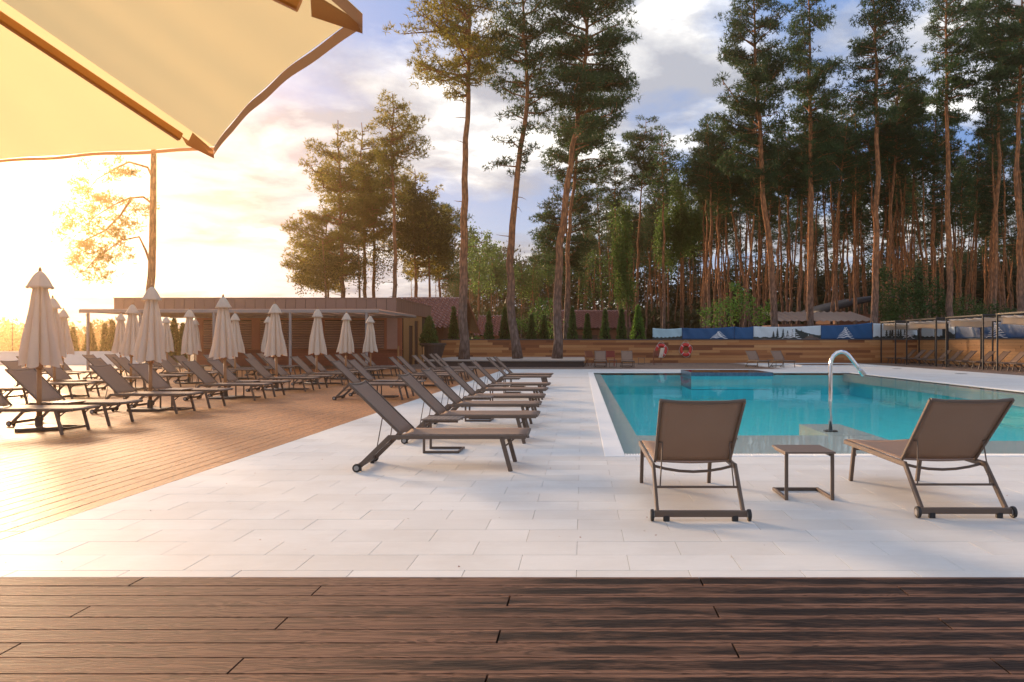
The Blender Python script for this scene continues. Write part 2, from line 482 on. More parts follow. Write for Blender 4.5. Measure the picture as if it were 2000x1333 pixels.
def banner_mat(name, col):
    t = NT(name); n = t.noise(t.obj(), 1.5, 4, 0.5)
    c = t.mix(n, tuple(x*0.85 for x in col), col)
    return t.done(t.bsdf(c, 0.45, 0, None, 0.4))
M['ban_blue'] = banner_mat('blue banner vinyl', (0.010, 0.090, 0.235))
M['ban_pale'] = banner_mat('pale sky blue banner vinyl', (0.42, 0.62, 0.70))
M['ban_white'] = banner_mat('pale banner print', (0.62, 0.70, 0.74))
M['ink_white'] = banner_mat('white banner ink', (0.80, 0.82, 0.84))
M['ink_dark'] = banner_mat('dark green banner ink', (0.025, 0.04, 0.04))
M['ink_hill'] = banner_mat('brown hill banner ink', (0.16, 0.11, 0.085))

t = NT('scots pine bark'); p = t.pos(); v = t.voffset(t.obj(), t.rnd())
sp = t.n('ShaderNodeSeparateXYZ'); t.l(p, sp.inputs[0])
vo = t.n('ShaderNodeTexVoronoi', feature='F1'); vo.inputs['Scale'].default_value = 1.0
t.l(t.mapv(v, (9, 9, 2.6)), vo.inputs['Vector'])
n = t.noise(v, 3.0, 6, 0.65)
lo = t.mix(n, (0.11, 0.078, 0.066), (0.30, 0.215, 0.18))
hi = t.mix(n, (0.32, 0.12, 0.045), (0.62, 0.27, 0.11))
hh = t.ramp(t.math('ADD', t.math('MULTIPLY', sp.outputs[2], 0.06), t.math('MULTIPLY', n, 0.25)), [(0.30, 0.0), (0.62, 1.0)])
c = t.mix(hh, lo, hi)
c = t.mix(t.math('MULTIPLY', t.ramp(vo.outputs['Distance'], [(0.35, 0.0), (0.65, 1.0)]), 0.55), c, (0.05, 0.032, 0.025))
M['bark'] = t.done(t.bsdf(c, 0.85, 0, t.bump(vo.outputs['Distance'], 0.8, 0.05), 0.2))
def leafmat(name, c0, c1, trans=0.35, scale=0.8):
    t = NT(name); p = t.pos()
    n = t.noise(p, scale, 4, 0.6); f = t.noise(p, 9, 2, 0.5)
    c = t.mix(t.ramp(t.math('ADD', t.math('MULTIPLY', n, 0.6), t.math('MULTIPLY', f, 0.4)), [(0.36, 0.0), (0.64, 1.0)]), c0, c1)
    c = t.mix(t.math('MULTIPLY', t.rnd(), 0.35), c, tuple(x*0.6 for x in c0))
    b = t.bsdf(c, 0.6, 0, None, 0.3)
    tl = t.n('ShaderNodeBsdfTranslucent'); t.val(tl.inputs[0], c)
    mm = t.n('ShaderNodeMixShader'); mm.inputs[0].default_value = trans
    t.l(b, mm.inputs[1]); t.l(tl.outputs[0], mm.inputs[2])
    return t.done(mm.outputs[0])
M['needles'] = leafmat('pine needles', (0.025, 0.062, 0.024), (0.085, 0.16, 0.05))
M['needles_backlit_tint'] = leafmat('pine needles with backlight tint', (0.15, 0.15, 0.026), (0.44, 0.36, 0.065), 0.65)  # golden backlight is put into the needle colour
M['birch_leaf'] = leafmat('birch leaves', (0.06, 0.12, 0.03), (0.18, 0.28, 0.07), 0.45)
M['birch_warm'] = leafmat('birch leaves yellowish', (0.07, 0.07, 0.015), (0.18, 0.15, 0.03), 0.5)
M['bush_leaf'] = leafmat('bush leaves', (0.07, 0.15, 0.028), (0.20, 0.36, 0.075), 0.4)
M['bush_dark'] = leafmat('dark bush leaves', (0.025, 0.06, 0.018), (0.08, 0.15, 0.04), 0.3)
M['thuja'] = leafmat('thuja sprays', (0.035, 0.075, 0.022), (0.11, 0.19, 0.05), 0.25)
M['far_leaf'] = leafmat('far forest leaves', (0.03, 0.05, 0.022), (0.08, 0.10, 0.04), 0.3, 0.2)
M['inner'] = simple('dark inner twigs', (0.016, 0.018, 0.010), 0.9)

t = NT('ground of grass and forest litter'); p = t.pos()
a = t.noise(p, 0.12, 5, 0.6); b_ = t.noise(p, 2.5, 6, 0.7)
c = t.mix(a, (0.05, 0.065, 0.025), (0.13, 0.10, 0.06))
c = t.mix(t.math('MULTIPLY', b_, 0.5), c, (0.04, 0.035, 0.02))
M['ground'] = t.done(t.bsdf(c, 0.9, 0, t.bump(b_, 0.6, 0.05)))
M['paving'] = simple('pale gravel paving', (0.52, 0.47, 0.40), 0.8, var=0.12, scale=1.5)
# ================================================================== SETTING
rng = random.Random(7)
XL, XK, XW0, XW1, XR = -4.145, 0.279, 0.535, 12.8, 19.1    # deck edge, kerb, water left, water right, tile right edge
D0, DP0, DP1, DT1 = 4.6, 9.72, 36.8, 41.6
g = MB()
gx = [-190, XK, XW1 + 0.26, 190]; gy = [-30, 9.5, DP1 + 0.26, 196]
for i in range(3):
    for j in range(3):
        if i == 1 and j == 1: continue
        g.add([(gx[i], gy[j], -0.12), (gx[i+1], gy[j], -0.12), (gx[i+1], gy[j+1], -0.12), (gx[i], gy[j+1], -0.12)], [(0, 1, 2, 3)])
g.build('ground', M['ground'], kind='structure')

# ---- tiled terrace: grout bed with single tiles on it
terr = MB()
for x0, x1, y0, y1 in ((XL, XR, D0, 9.5), (XL, XK, 9.5, DT1), (XW1 + 0.26, XR, 9.5, 54.7), (XK, XW1 + 0.26, DP1 + 0.26, DT1), (11.2, XW1 + 0.26, DT1, 54.7)):
    terr.box(x0, x1, y0, y1, -0.10, -0.006)
terrace = terr.build('tiled_terrace', M['grout'], kind='structure')
TW, TH = 0.689, 0.342
tm = MB().bbox(-TW/2 + 0.0015, TW/2 - 0.0015, -TH/2 + 0.0012, TH/2 - 0.0012, -0.006, 0.0, 0.001).mesh('tile')
tm.materials.append(M['tile'])
rest = MB(); n_tile = 0
row = 0; y = 4.738 - TH
def tile_cut(x0, x1, y0, y1, single):
    global n_tile
    if x1 - x0 < 0.03 or y1 - y0 < 0.02: return
    full = (x1 - x0 > TW - 0.01) and (y1 - y0 > TH - 0.01)
    dz = rng.uniform(-0.0007, 0.0007)
    if single:
        n_tile += 1
        if full:
            o = mesh_obj('tile', tm, None, terrace); o.location = ((x0+x1)/2, (y0+y1)/2, dz)
        else:
            MB().bbox(x0+0.002, x1-0.002, y0+0.0015, y1-0.0015, -0.006, dz, 0.0015).build('tile', M['tile'], terrace)
    else:
        rest.bbox(x0+0.002, x1-0.002, y0+0.0015, y1-0.0015, -0.006, dz, 0.0015)
HOLES = [(XK, XW1 + 0.26, 9.5, DP1 + 0.26), (13.2, 17.7, 46.2, 51.2)]
while y < 54.7:
    y0, y1 = max(y, D0), min(y + TH, 54.7)
    off = 0.295 if row % 2 == 1 else -0.035
    k0 = int((XL - off) / TW) - 1
    for k in range(k0, k0 + 36):
        a, b = off + k*TW, off + (k+1)*TW
        a, b = max(a, XL), min(b, XR)
        if b <= a: continue
        if y0 >= DT1 - 0.1 and b < 11.2: continue
        segs = [(a, b)]
        for hx0, hx1, hy0, hy1 in HOLES:
            if y1 > hy0 + 0.05 and y0 < hy1 - 0.05:
                ns = []
                for p, q in segs:
                    if q <= hx0 or p >= hx1: ns.append((p, q))
                    else:
                        if p < hx0: ns.append((p, hx0))
                        if q > hx1: ns.append((hx1, q))
                segs = ns
        for p, q in segs:
            ym = (y0 + y1)/2
            vis = (q > -1137/F*ym - 0.1) and (p < 863/F*ym + 0.1)
            single = vis and n_tile < 296 and (ym < 9.6 or p < 0.5)
            tile_cut(p, q, y0, y1, single)
    y += TH; row += 1
rest.build('tile_field', M['tile'], terrace, kind='stuff')

# ---- foreground boardwalk: boards run in x
BW = 0.1683
fd = MB().box(-9.0, 9.0, -1.0, D0, -0.10, -0.032).build('boardwalk', M['backing'], kind='structure')
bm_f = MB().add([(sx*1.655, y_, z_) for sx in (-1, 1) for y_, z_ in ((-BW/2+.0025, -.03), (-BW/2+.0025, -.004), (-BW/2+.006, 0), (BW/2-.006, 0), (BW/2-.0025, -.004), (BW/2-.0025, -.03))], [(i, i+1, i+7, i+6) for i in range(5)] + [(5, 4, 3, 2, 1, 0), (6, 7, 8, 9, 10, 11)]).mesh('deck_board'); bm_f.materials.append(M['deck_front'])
r = 0; y = D0 - BW
while y > -0.6:
    off = (0.70, 1.815, -0.40)[r % 3]
    for k in range(-2, 3):
        cx = off + k*3.32 - 1.66
        if cx < -7.5 or cx > 7.5: continue
        if cx + 1.66 < -1137/F*4.7 - 2.5 or cx - 1.66 > 863/F*4.7 + 2.5: continue
        o = mesh_obj('deck_board', bm_f, None, fd); o.location = (cx, y + BW/2, rng.uniform(-0.001, 0.001))
    y -= BW; r += 1

# ---- sun deck on the left: boards run away from the camera
DX0 = -26.0
ld = MB().box(DX0, XL, D0, DT1, -0.10, -0.032).build('sun_deck', M['backing'], kind='structure')
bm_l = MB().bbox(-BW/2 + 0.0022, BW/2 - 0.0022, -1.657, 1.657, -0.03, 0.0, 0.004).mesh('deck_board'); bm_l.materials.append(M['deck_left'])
rest = MB(); cand = []
k = 0; x = XL - BW/2
while x > DX0:
    off = (0.0, 1.1, 2.2)[k % 3] + D0 - 2.2
    for j in range(12):
        a, b = off + j*3.32, off + (j+1)*3.32
        a, b = max(a, D0), min(b, DT1)
        if b - a < 0.1: continue
        near = max(a, -x*F/1137.0)
        vis = near < b
        cand.append((near if vis else 1e6, x, a, b))
    x -= BW; k += 1
cand.sort()
for i, (dn, x, a, b) in enumerate(cand):
    if i < 290 and dn < 1e5:
        if b - a > 3.3:
            o = mesh_obj('deck_board', bm_l, None, ld); o.location = (x, (a+b)/2, rng.uniform(-0.001, 0.001))
        else:
            o = MB().bbox(-BW/2+0.003, BW/2-0.003, -(b-a)/2+0.002, (b-a)/2-0.002, -0.03, 0.0, 0.004).build('deck_board', M['deck_left'], ld); o.location = (x, (a+b)/2, 0)
    else:
        rest.bbox(x-BW/2+0.003, x+BW/2-0.003, a+0.002, b-0.002, -0.03, rng.uniform(-0.001, 0.001), 0.004)
rest.build('deck_boards_beyond', M['deck_left'], ld, kind='stuff')

# ---- far deck strip in front of the wall, and the deck on the right
rd = MB().box(DX0, 11.2, DT1, 55.2, -0.10, -0.032).box(XR, 27.5, 20.0, 54.7, -0.10, -0.032).build('far_deck', M['backing'], kind='structure')
rest = MB(); y = DT1
while y < 55.0:
    x = DX0 + rng.uniform(-3, 0)
    while x < 11.2:
        a, b = max(x, DX0), min(x + 3.32, 11.2)
        rest.bbox(a+0.003, b-0.003, y+0.003, y+BW-0.003, -0.03, rng.uniform(-0.001, 0.001), 0.004); x += 3.32
    y += BW
x = XR
while x < 27.5:
    y = 20.0 + rng.uniform(-3, 0)
    while y < 54.7:
        rest.bbox(x+0.003, x+BW-0.003, max(y, 20.0)+0.003, min(y+3.32, 54.7)-0.003, -0.03, rng.uniform(-0.001, 0.001), 0.004); y += 3.32
    x += BW
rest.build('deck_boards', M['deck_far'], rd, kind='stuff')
MB().box(-70, DX0, 20, 56, -0.11, -0.02).box(27.5, 60, 20, 55, -0.11, -0.05).build('gravel_path', M['paving'], kind='structure')

# ---- swimming pool
pool = thing('swimming_pool', 'large turquoise swimming pool with a white stone rim', 'swimming pool', (6.6, 23.0, 0))
b = MB()
x0, x1, y0, y1, zb = XW0, XW1, DP0, DP1, -1.05
b.box(x0-0.02, x1+0.02, y0-0.02, y1+0.02, zb-0.1, zb)
b.box(x0-0.10, x0, y0, y1, zb, -0.03); b.box(x1, x1+0.10, y0, y1, zb, -0.03)
b.box(x0-0.10, x1+0.10, y0-0.10, y0, zb, -0.03); b.box(x0-0.10, x1+0.10, y1, y1+0.10, zb, -0.03)
b.build('basin', M['pool'], pool, world=True)
lg = MB()
lg.box(x0+0.001, 0.866, y0+0.001, y1-0.001, -0.40, -0.062)
lg.box(0.867, 4.64, y0+0.001, 12.17, -0.70, -0.060)
lg.box(4.641, x1-0.001, y0+0.001, 11.5, -0.70, -0.060)
lg.box(x1-0.33, x1-0.002, 11.501, 36.7, -0.40, -0.066)
lg.build('ledge', M['ledge'], pool, world=True)
MB().box(3.92, 4.64, 12.171, 13.87, -0.9, -0.058).build('step', M['ledge'], pool, world=True)
MB().grid(lambda u, v: (x0-0.005 + u*(x1-x0+0.01), y0-0.005 + v*(y1-y0+0.01), -0.012), 1, 1).build('water', M['water'], pool, world=True)
kb = MB()
def kerb_run(x0, x1, y0, y1, n, axis):
    for i in range(n):
        if axis == 'y':
            a, c = y0+(y1-y0)*i/n, y0+(y1-y0)*(i+1)/n
            MB().bbox(x0, x1, a+0.002, c-0.002, -0.12, 0.006, 0.006).build('kerb_stone', M['kerb'], pool, world=True)
        else:
            a, c = x0+(x1-x0)*i/n, x0+(x1-x0)*(i+1)/n
            MB().bbox(a+0.002, c-0.002, y0, y1, -0.12, 0.006, 0.006).build('kerb_stone', M['kerb'], pool, world=True)
kerb_run(XK, XW0, 9.5, DP1+0.26, 34, 'y')
kerb_run(XW0, XW1+0.26, 9.5, 9.60, 16, 'x')
kerb_run(XW0, XW1+0.26, DP1, DP1+0.26, 16, 'x')
kerb_run(XW1, XW1+0.26, 9.62, DP1, 34, 'y')
gr = MB(); x = XW0
while x < XW1:
    gr.bbox(x+0.006, x+0.030, 9.602, DP0, -0.03, 0.004, 0.003); x += 0.036
gr.build('gutter_grate', M['kerb'], pool, world=True, kind='stuff')
MB().lathe([(0.10, -0.055), (0.10, -0.045), (0.085, -0.042), (0.03, -0.045)], 20, (2.27, 11.7, 0)).build('drain_cover', M['cap'], pool, world=True)

# ---- hot tub at the far end
tub = thing('hot_tub', 'square raised tub faced in blue mosaic at far end of the pool', 'hot tub', (6.5, 35.1, -0.06))
t = NT('dark blue mosaic'); v = t.pos()
bk = t.n('ShaderNodeTexVoronoi', feature='F1', distance='CHEBYCHEV'); bk.inputs['Scale'].default_value = 14; bk.inputs['Randomness'].default_value = 0.0
t.l(v, bk.inputs['Vector'])
c = t.mix(bk.outputs['Color'], (0.02, 0.07, 0.13), (0.08, 0.16, 0.24))
M['mosaic'] = t.done(t.bsdf(c, 0.3))
t = NT('still tub water'); fr = t.n('ShaderNodeFresnel'); fr.inputs[0].default_value = 1.33
d = t.n('ShaderNodeBsdfTransparent'); d.inputs[0].default_value = (0.5, 0.62, 0.66, 1)
gl = t.n('ShaderNodeBsdfGlossy'); gl.inputs['Roughness'].default_value = 0.03
mx = t.n('ShaderNodeMixShader'); t.l(fr.outputs[0], mx.inputs[0]); t.l(d.outputs[0], mx.inputs[1]); t.l(gl.outputs[0], mx.inputs[2])
M['tub_water'] = t.done(mx.outputs[0])
tb = MB(); a0, a1, c0, c1 = 4.73, 8.28, 33.3, 36.79
MB().box(a0+0.01, a1-0.01, c0+0.01, c1-0.01, -1.049, -0.62).build('plinth', M['pool'], tub, world=True)
MB().box(a0-0.003, a1+0.003, c0-0.003, c0+0.002, -0.6, -0.03).build('lower_wall', M['pool'], tub, world=True)
tb.box(a0, a1, c0, c0+0.06, -0.6, 0.135).box(a0, a1, c1-0.06, c1, -0.6, 0.135).box(a0, a0+0.06, c0+0.06, c1-0.06, -0.6, 0.135).box(a1-0.06, a1, c0+0.06, c1-0.06, -0.6, 0.135).box(a0+0.06, a1-0.06, c0+0.06, c1-0.06, -0.6, -0.45)
tb.build('tub_wall', M['mosaic'], tub, world=True)
MB().grid(lambda u, v: (a0+0.061+u*(a1-a0-0.122), c0+0.061+v*(c1-c0-0.122), 0.128), 1, 1).build('water', M['tub_water'], tub, world=True)

# ---- paddling pool
pp = thing('paddling_pool', 'small shallow pale blue paddling pool near the far wall', 'paddling pool', (15.4, 48.7, 0))
pb = MB(); a0, a1, c0, c1 = 13.2, 17.7, 46.2, 51.2
pb.box(a0, a1, c0, c0+0.25, -0.05, 0.07).box(a0, a1, c1-0.25, c1, -0.05, 0.07).box(a0, a0+0.25, c0+0.25, c1-0.25, -0.05, 0.07).box(a1-0.25, a1, c0+0.25, c1-0.25, -0.05, 0.07)
pb.build('rim', M['kerb'], pp, world=True)
M['pp'] = simple('pale aqua lining', (0.35, 0.62, 0.66), 0.4)
MB().box(a0+0.25, a1-0.25, c0+0.25, c1-0.25, -0.05, 0.0).build('floor', M['pp'], pp, world=True)
MB().grid(lambda u, v: (a0+0.25+u*(a1-a0-0.5), c0+0.25+v*(c1-c0-0.5), 0.045), 1, 1).build('water', M['tub_water'], pp, world=True)

# ---- swan neck water spout
sn = thing('swan_neck_spout', 'polished steel swan neck water spout standing on the submerged pool step', 'water spout', (4.115, 12.7, -0.058))
def sw(px, py): return (GX(px, 12.7), 12.7, CH + (PY-py)*12.7/F)
pts = [(GX(1622, 12.7), 12.7, -0.058), sw(1622, 780), sw(1622, 715), sw(1623.5, 704), sw(1628, 695), sw(1635, 689.5), sw(1643, 687.5), sw(1651, 689), sw(1657.5, 694), sw(1663, 701), sw(1673, 714), sw(1681, 725)]
sn_pts = pts
MB().tube(pts, 0.032, 14).build('pipe', M['chrome'], sn, smooth=True, world=True)
n0, n1_ = Vector(sw(1680, 723)), Vector(sw(1688, 733))
MB().beam(n0, n1_, 0.11, 0.07, up=(1, 0, 0.8)).build('nozzle', M['chrome'], sn, world=True)
MB().lathe([(0.115, -0.056), (0.115, -0.040), (0.06, -0.030), (0.04, -0.028)], 24, (GX(1622, 12.7), 12.7, 0)).build('base_flange', M['base_metal'], sn, world=True)

for (px, py, rr, lab) in ((1752, 720.9, 0.22, 'round floor drain in the pale terrace nearer the far wall'), (1877, 730.6, 0.24, 'round floor drain in the pale terrace nearer the camera')):
    D = 2100/(py-671)
    fdn = thing('floor_drain', lab, 'floor drain', (GX(px, D), D, 0.0), group='floor drains on the right of the pool')
    MB().lathe([(rr, 0.001), (rr, 0.010), (rr-0.02, 0.012), (0.02, 0.012)], 22).build('cover', M['cap'], fdn)
    MB().lathe([(rr+0.04, 0.001), (rr+0.04, 0.006), (rr+0.002, 0.007)], 22).build('ring', M['concrete'], fdn)

# ---- boarded wall at the back and on the right
WY = 55.0; WX0, WXC = GX(862, WY), 24.0
wall = thing('boarded_wall', 'low wall clad in mixed brown boards behind the far deck', 'wall', (WX0, WY, 0))
MB().box(WX0, WXC+0.2, WY+0.03, WY+0.35, -0.1, 1.62).build('core', M['backing'], wall, world=True)
wallr = thing('boarded_wall', 'low sunlit orange boarded wall behind the right hand loungers and cabanas', 'wall', (WXC, WY, 0), math.atan2(1.6, 10.5) + math.pi)
rows, hz = 9, 0.182
def clad(parent, L, world_x0, sgn=1):
    for r_ in range(rows):
        x = -rng.uniform(0, 2.4)
        while x < L:
            ln = rng.choice((1.2, 2.0, 2.6, 3.4, 4.2)); a, b_ = max(x, 0), min(x+ln, L); x += ln
            if b_-a < 0.05: continue
            pr = rng.choice((0, 0.006, 0.012))
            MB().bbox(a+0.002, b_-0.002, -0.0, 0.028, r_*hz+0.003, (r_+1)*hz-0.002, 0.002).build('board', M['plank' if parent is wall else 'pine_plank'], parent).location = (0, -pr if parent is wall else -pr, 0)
clad(wall, WXC-WX0, WX0)
MB().box(WX0-0.05, WXC+0.3, WY-0.06, WY+0.42, 1.64, 1.70).build('wall_cap', M['cap'], wall, world=True)
# right wall lies along its own local x axis, pointing back towards the camera
wallr.rotation_euler = (0, 0, math.atan2(-10.5, 1.6))
MB().box(0.32, 26, 0.03, 0.35, -0.1, 1.62).build('core', M['backing'], wallr)
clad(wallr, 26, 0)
MB().box(0.30, 26, -0.06, 0.42, 1.64, 1.70).build('wall_cap', M['cap'], wallr)

# ---- planter bench
pl = thing('planter_bench', 'long low dark clad planter bench with pale top before the boarded wall', 'planter', (-4, 48, 0))
MB().box(-9.2, 0.1, 45.3, 54.9, -0.03, 0.34).build('core', M['backing'], pl, world=True)
MB().box(-9.3, 0.16, 45.15, 54.96, 0.345, 0.43).build('bench_top', M['concrete'], pl, world=True)
x = -9.2
while x < 0.05:
    for q in range(2):
        MB().bbox(x+0.003, min(x+2.4, 0.1)-0.003, 45.26, 45.298, q*0.17+0.004, q*0.17+0.168, 0.002).build('cladding_board', M['dark_cladding'], pl, world=True)
    x += 2.4

# ---- white wall and wire fence on the left
ww = thing('white_wall', 'low white rendered wall behind the left hand loungers', 'wall', (-48, 52, 0))
MB().box(-90, -30.0, 52, 52.3, -0.1, 0.80).build('wall', M['white_wall'], ww, world=True)
MB().box(-90.05, -29.95, 51.95, 52.35, 0.805, 0.86).build('wall_cap', M['white_wall'], ww, world=True)
wf = thing('wire_fence', 'thin wire mesh fence beyond the white wall at far left', 'fence', (-60, 62, 0))
for i in range(12):
    x = -80 + i*3.4
    MB().beam((x, 62, -0.1), (x, 62, 3.0), 0.06, 0.06).build('post', M['black_metal'], wf, world=True)
m = MB()
for k in range(10):
    m.tube([(-80, 62, 0.2+k*0.3), (-42.6, 62, 0.2+k*0.3)], 0.008, 4)
m.build('wires', M['base_metal'], wf, world=True, kind='stuff')

# ================================================================== BANNERS
def bdisp(s, z, seed):
    return 0.05*math.sin(s*1.7+seed) + 0.03*math.sin(s*5.1+z*3+seed*2) + 0.02*math.sin((s+z*0.7)*9.0+seed)
def banner(label, mat, P0, P1, zb0, zt0, zb1, zt1, seed, prints=None, logo=None):
    P0, P1 = Vector(P0), Vector(P1); L = (P1-P0).length; d = (P1-P0).normalized()
    nrm = Vector((d.y, -d.x, 0))
    if nrm.y > 0: nrm = -nrm
    bn = thing('banner', label, 'banner', tuple(P0), math.atan2(d.y, d.x), 'printed banners on the boarded wall')
    def P(s, q, off=0.0):        # s metres along, q 0..1 up
        u = s/L; zb = zb0+(zb1-zb0)*u; zt = zt0+(zt1-zt0)*u - 0.07*math.sin(math.pi*u)
        z = zb+(zt-zb)*q
        return (s, -(bdisp(s, z, seed))*(0.4+0.6*q) - off, z)
    MB().grid(lambda u, v: P(u*L, v), max(6, int(L*8)), 12).build('cloth', mat, bn, smooth=True, solid=0.004)
    if prints:
        for k, (kind, m_) in enumerate(prints):
            pm = MB(); r2 = random.Random(seed*10+k)
            if kind == 'hill_left':
                nseg = 40
                for i in range(nseg):
                    u0, u1 = i/nseg, (i+1)/nseg
                    f = lambda u: 0.10+0.09*abs(math.sin(u*23+seed))*r2.uniform(0.6, 1.2)+0.18*max(0, u-0.4)
                    h0 = f(u0); h1 = f(u1)
                    pm.add([P(u0*L, 0.01, .008), P(u1*L, 0.01, .008), P(u1*L, h1, .008), P(u0*L, h0, .008)], [(0, 1, 2, 3)])
            if kind == 'trees':
                for i in range(7):
                    u = 0.30+0.40*i/6+r2.uniform(-.02, .02); h = r2.uniform(0.55, 0.95); w = 0.16
                    for q in range(5):
                        q0 = 0.15+(h-0.15)*q/5; q1 = 0.15+(h-0.15)*(q+1.3)/5; ww_ = w*(1-q/5.5)
                        pm.add([P(max(0,u*L-ww_), q0, .010), P(min(L,u*L+ww_), q0, .010), P(u*L, min(.97, q1), .010)], [(0, 1, 2)])
            if kind == 'slope':
                nseg = 20
                for i in range(nseg):
                    u0, u1 = 0.62+0.38*i/nseg, 0.62+0.38*(i+1)/nseg
                    h0 = 0.85-0.62*(i/nseg)**0.7+r2.uniform(-.04, .04)
                    pm.add([P(u0*L, 0.01, .012), P(u1*L, 0.01, .012), P(u1*L, 0.85-0.62*((i+1)/nseg)**0.7, .012), P(u0*L, h0, .012)], [(0, 1, 2, 3)])
            if kind == 'brown':
                nseg = 12
                for i in range(nseg):
                    u0, u1 = 0.74+0.24*i/nseg, 0.74+0.24*(i+1)/nseg
                    pm.add([P(u0*L, 0.02, .016), P(u1*L, 0.02, .016), P(u1*L, 0.30*math.sin(math.pi*min(1, (i+1)/nseg)), .016), P(u0*L, 0.30*math.sin(math.pi*i/nseg)+.01, .016)], [(0, 1, 2, 3)])
            pm.build('print', m_, bn)
    if logo is not None:
        for (s0, half, top) in logo:
            for k in range(6):
                q0 = 0.02+k*0.145*top/0.9
                hw = half*(1-k/6.6)
                pm = MB(); n = 18
                thick = 0.075
                for i in range(n):
                    e0, e1 = -1+2*i/n, -1+2*(i+1)/n
                    def q(e): return q0+0.10*(1-e*e)+0.045*math.sin(e*6.5+k*0.9)
                    a_, b_ = s0+e0*hw, s0+e1*hw
                    if a_ < 0.01 or b_ > L-0.01: continue
                    ta, tb_ = thick*(1-0.6*abs(e0)), thick*(1-0.6*abs(e1))
                    pm.add([P(a_, max(.01, q(e0)), .02), P(b_, max(.01, q(e1)), .02), P(b_, min(.99, q(e1)+tb_), .02), P(a_, min(.99, q(e0)+ta), .02)], [(0, 1, 2, 3)])
                if pm.v: pm.build('logo_stripe', M['ink_white'], bn)
    return bn
BY = WY + 0.18
bx = lambda px: GX(px, BY)
dirt_p = [('hill_left', M['ink_dark'])]
banner('plain pale blue banner panel at the left end of the row', M['ban_pale'], (bx(1274.6), BY, 0), (bx(1332), BY, 0), 1.71, 2.50, 1.71, 2.50, 1, prints=[('hill_left', M['ink_dark'])])
banner('blue banner with white striped tree emblem left of centre', M['ban_blue'], (bx(1332.4), BY, 0), (bx(1434), BY, 0), 1.71, 2.50, 1.71, 2.60, 2, logo=[((bx(1404)-bx(1332.4)), 0.62, 0.62)])
banner('short plain blue banner right of the first fence pole', M['ban_blue'], (bx(1434.4), BY, 0), (bx(1471.6), BY, 0), 1.71, 2.60, 1.71, 2.62, 3)
pr = [('hill_left', M['ink_dark']), ('trees', M['ink_dark']), ('slope', M['ink_dark']), ('brown', M['ink_hill'])]
banner('pale banner printed with dark firs and a hill slope, middle of back wall', M['ban_white'], (bx(1472), BY, 0), (bx(1603), BY, 0), 1.71, 2.62, 1.71, 2.68, 4, prints=pr, logo=[((bx(1546)-bx(1472)), 0.70, 0.85)])
banner('blue banner with striped tree emblem beside the pale printed banner', M['ban_blue'], (bx(1603.4), BY, 0), (bx(1705), BY, 0), 1.71, 2.68, 1.71, 2.90, 5, logo=[((bx(1651)-bx(1603.4)), 0.62, 0.80)])
banner('pale printed forest banner by the wall corner behind the cabanas', M['ban_white'], (bx(1705.4), BY, 0), (WXC+0.1, BY, 0), 1.71, 2.84, 1.71, 2.90, 6, prints=pr[:2], logo=[(2.55, 0.42, 0.8)])
rv = Vector((1.6, -10.5, 0)).normalized(); nn = Vector((10.5, 1.6, 0)).normalized()*0.18
def rw(s): return tuple(Vector((WXC, WY, 0)) + nn + rv*s)
def rws(px):      # distance along right wall for a pixel column
    lo, hi = 0.0, 26.0
    for _ in range(40):
        m_ = (lo+hi)/2; p_ = rw(m_)
        if PX + p_[0]*F/p_[1] < px: lo = m_
        else: hi = m_
    return lo
banner('pale printed banner on the right wall seen between cabana posts', M['ban_white'], rw(0.3), rw(rws(1866)), 1.71, 2.90, 1.71, 2.80, 7, prints=[('hill_left', M['ink_dark']), ('slope', M['ink_dark'])])
s0 = rws(1867); s1 = rws(2030)
banner('long blue banner with striped emblem on the right wall', M['ban_blue'], rw(s0), rw(s1), 1.71, 2.80, 1.71, 2.75, 8, logo=[(rws(1947)-s0, 0.95, 0.8)])
for px, top, lab in ((1434, 2.75, 'thin banner pole left of the printed forest banner'), (1546, 2.82, 'thin banner pole in the middle of the printed forest banner'), (1705.2, 3.0, 'thin banner pole near the right wall corner')):
    pz = thing('banner_pole', lab, 'pole', (bx(px), BY+0.08, 1.70), group='banner poles on the wall')
    MB().tube([(0, 0, 0), (0, 0, top-1.70)], 0.025, 8).build('post', M['gold_wood'], pz)
# ================================================================== BAR BUILDING
bar = thing('pool_bar', 'flat roofed brown pool bar with closed roller shutters', 'building', (-19.5, 50, 0))
BL, BR, BF, BB = -28.06, -11.12, 46.0, 56.6       # fascia extents
WF = 48.0
zf0, zf1 = 3.27, 4.13
MB().box(BL+0.04, BR-0.04, BF+0.04, BB, zf0+0.03, zf1-0.05).build('roof', M['backing'], bar, world=True)
MB().box(BL-0.03, BR+0.03, BF-0.03, BF+0.10, zf1-0.045, zf1+0.01).box(BR-0.10, BR+0.03, BF+0.11, BB, zf1-0.045, zf1+0.01).build('roof_trim', M['fascia'], bar, world=True)
n = 28
for i in range(n):
    a, b_ = BL+(BR-BL)*i/n, BL+(BR-BL)*(i+1)/n
    MB().box(a+0.014, b_-0.014, BF, BF+0.035, zf0, zf1-0.05).build('fascia_panel', M['fascia'], bar, world=True)
n = 17
for i in range(n):
    a, b_ = BF+0.04+(BB-BF-0.04)*i/n, BF+0.04+(BB-BF-0.04)*(i+1)/n
    MB().box(BR-0.035, BR, a+0.014, b_-0.014, zf0, zf1-0.05).build('fascia_panel', M['fascia_side'], bar, world=True)
MB().box(BL+0.04, BR-0.04, BF+0.04, BB-0.05, zf0-0.02, zf0+0.02).build('soffit', M['bar_wall'], bar, world=True)
wx0, wx1 = GX(383, WF), -11.25
MB().box(wx0, wx1, WF+0.08, 56.0, -0.05, zf0-0.03).build('core', M['backing'], bar, world=True)
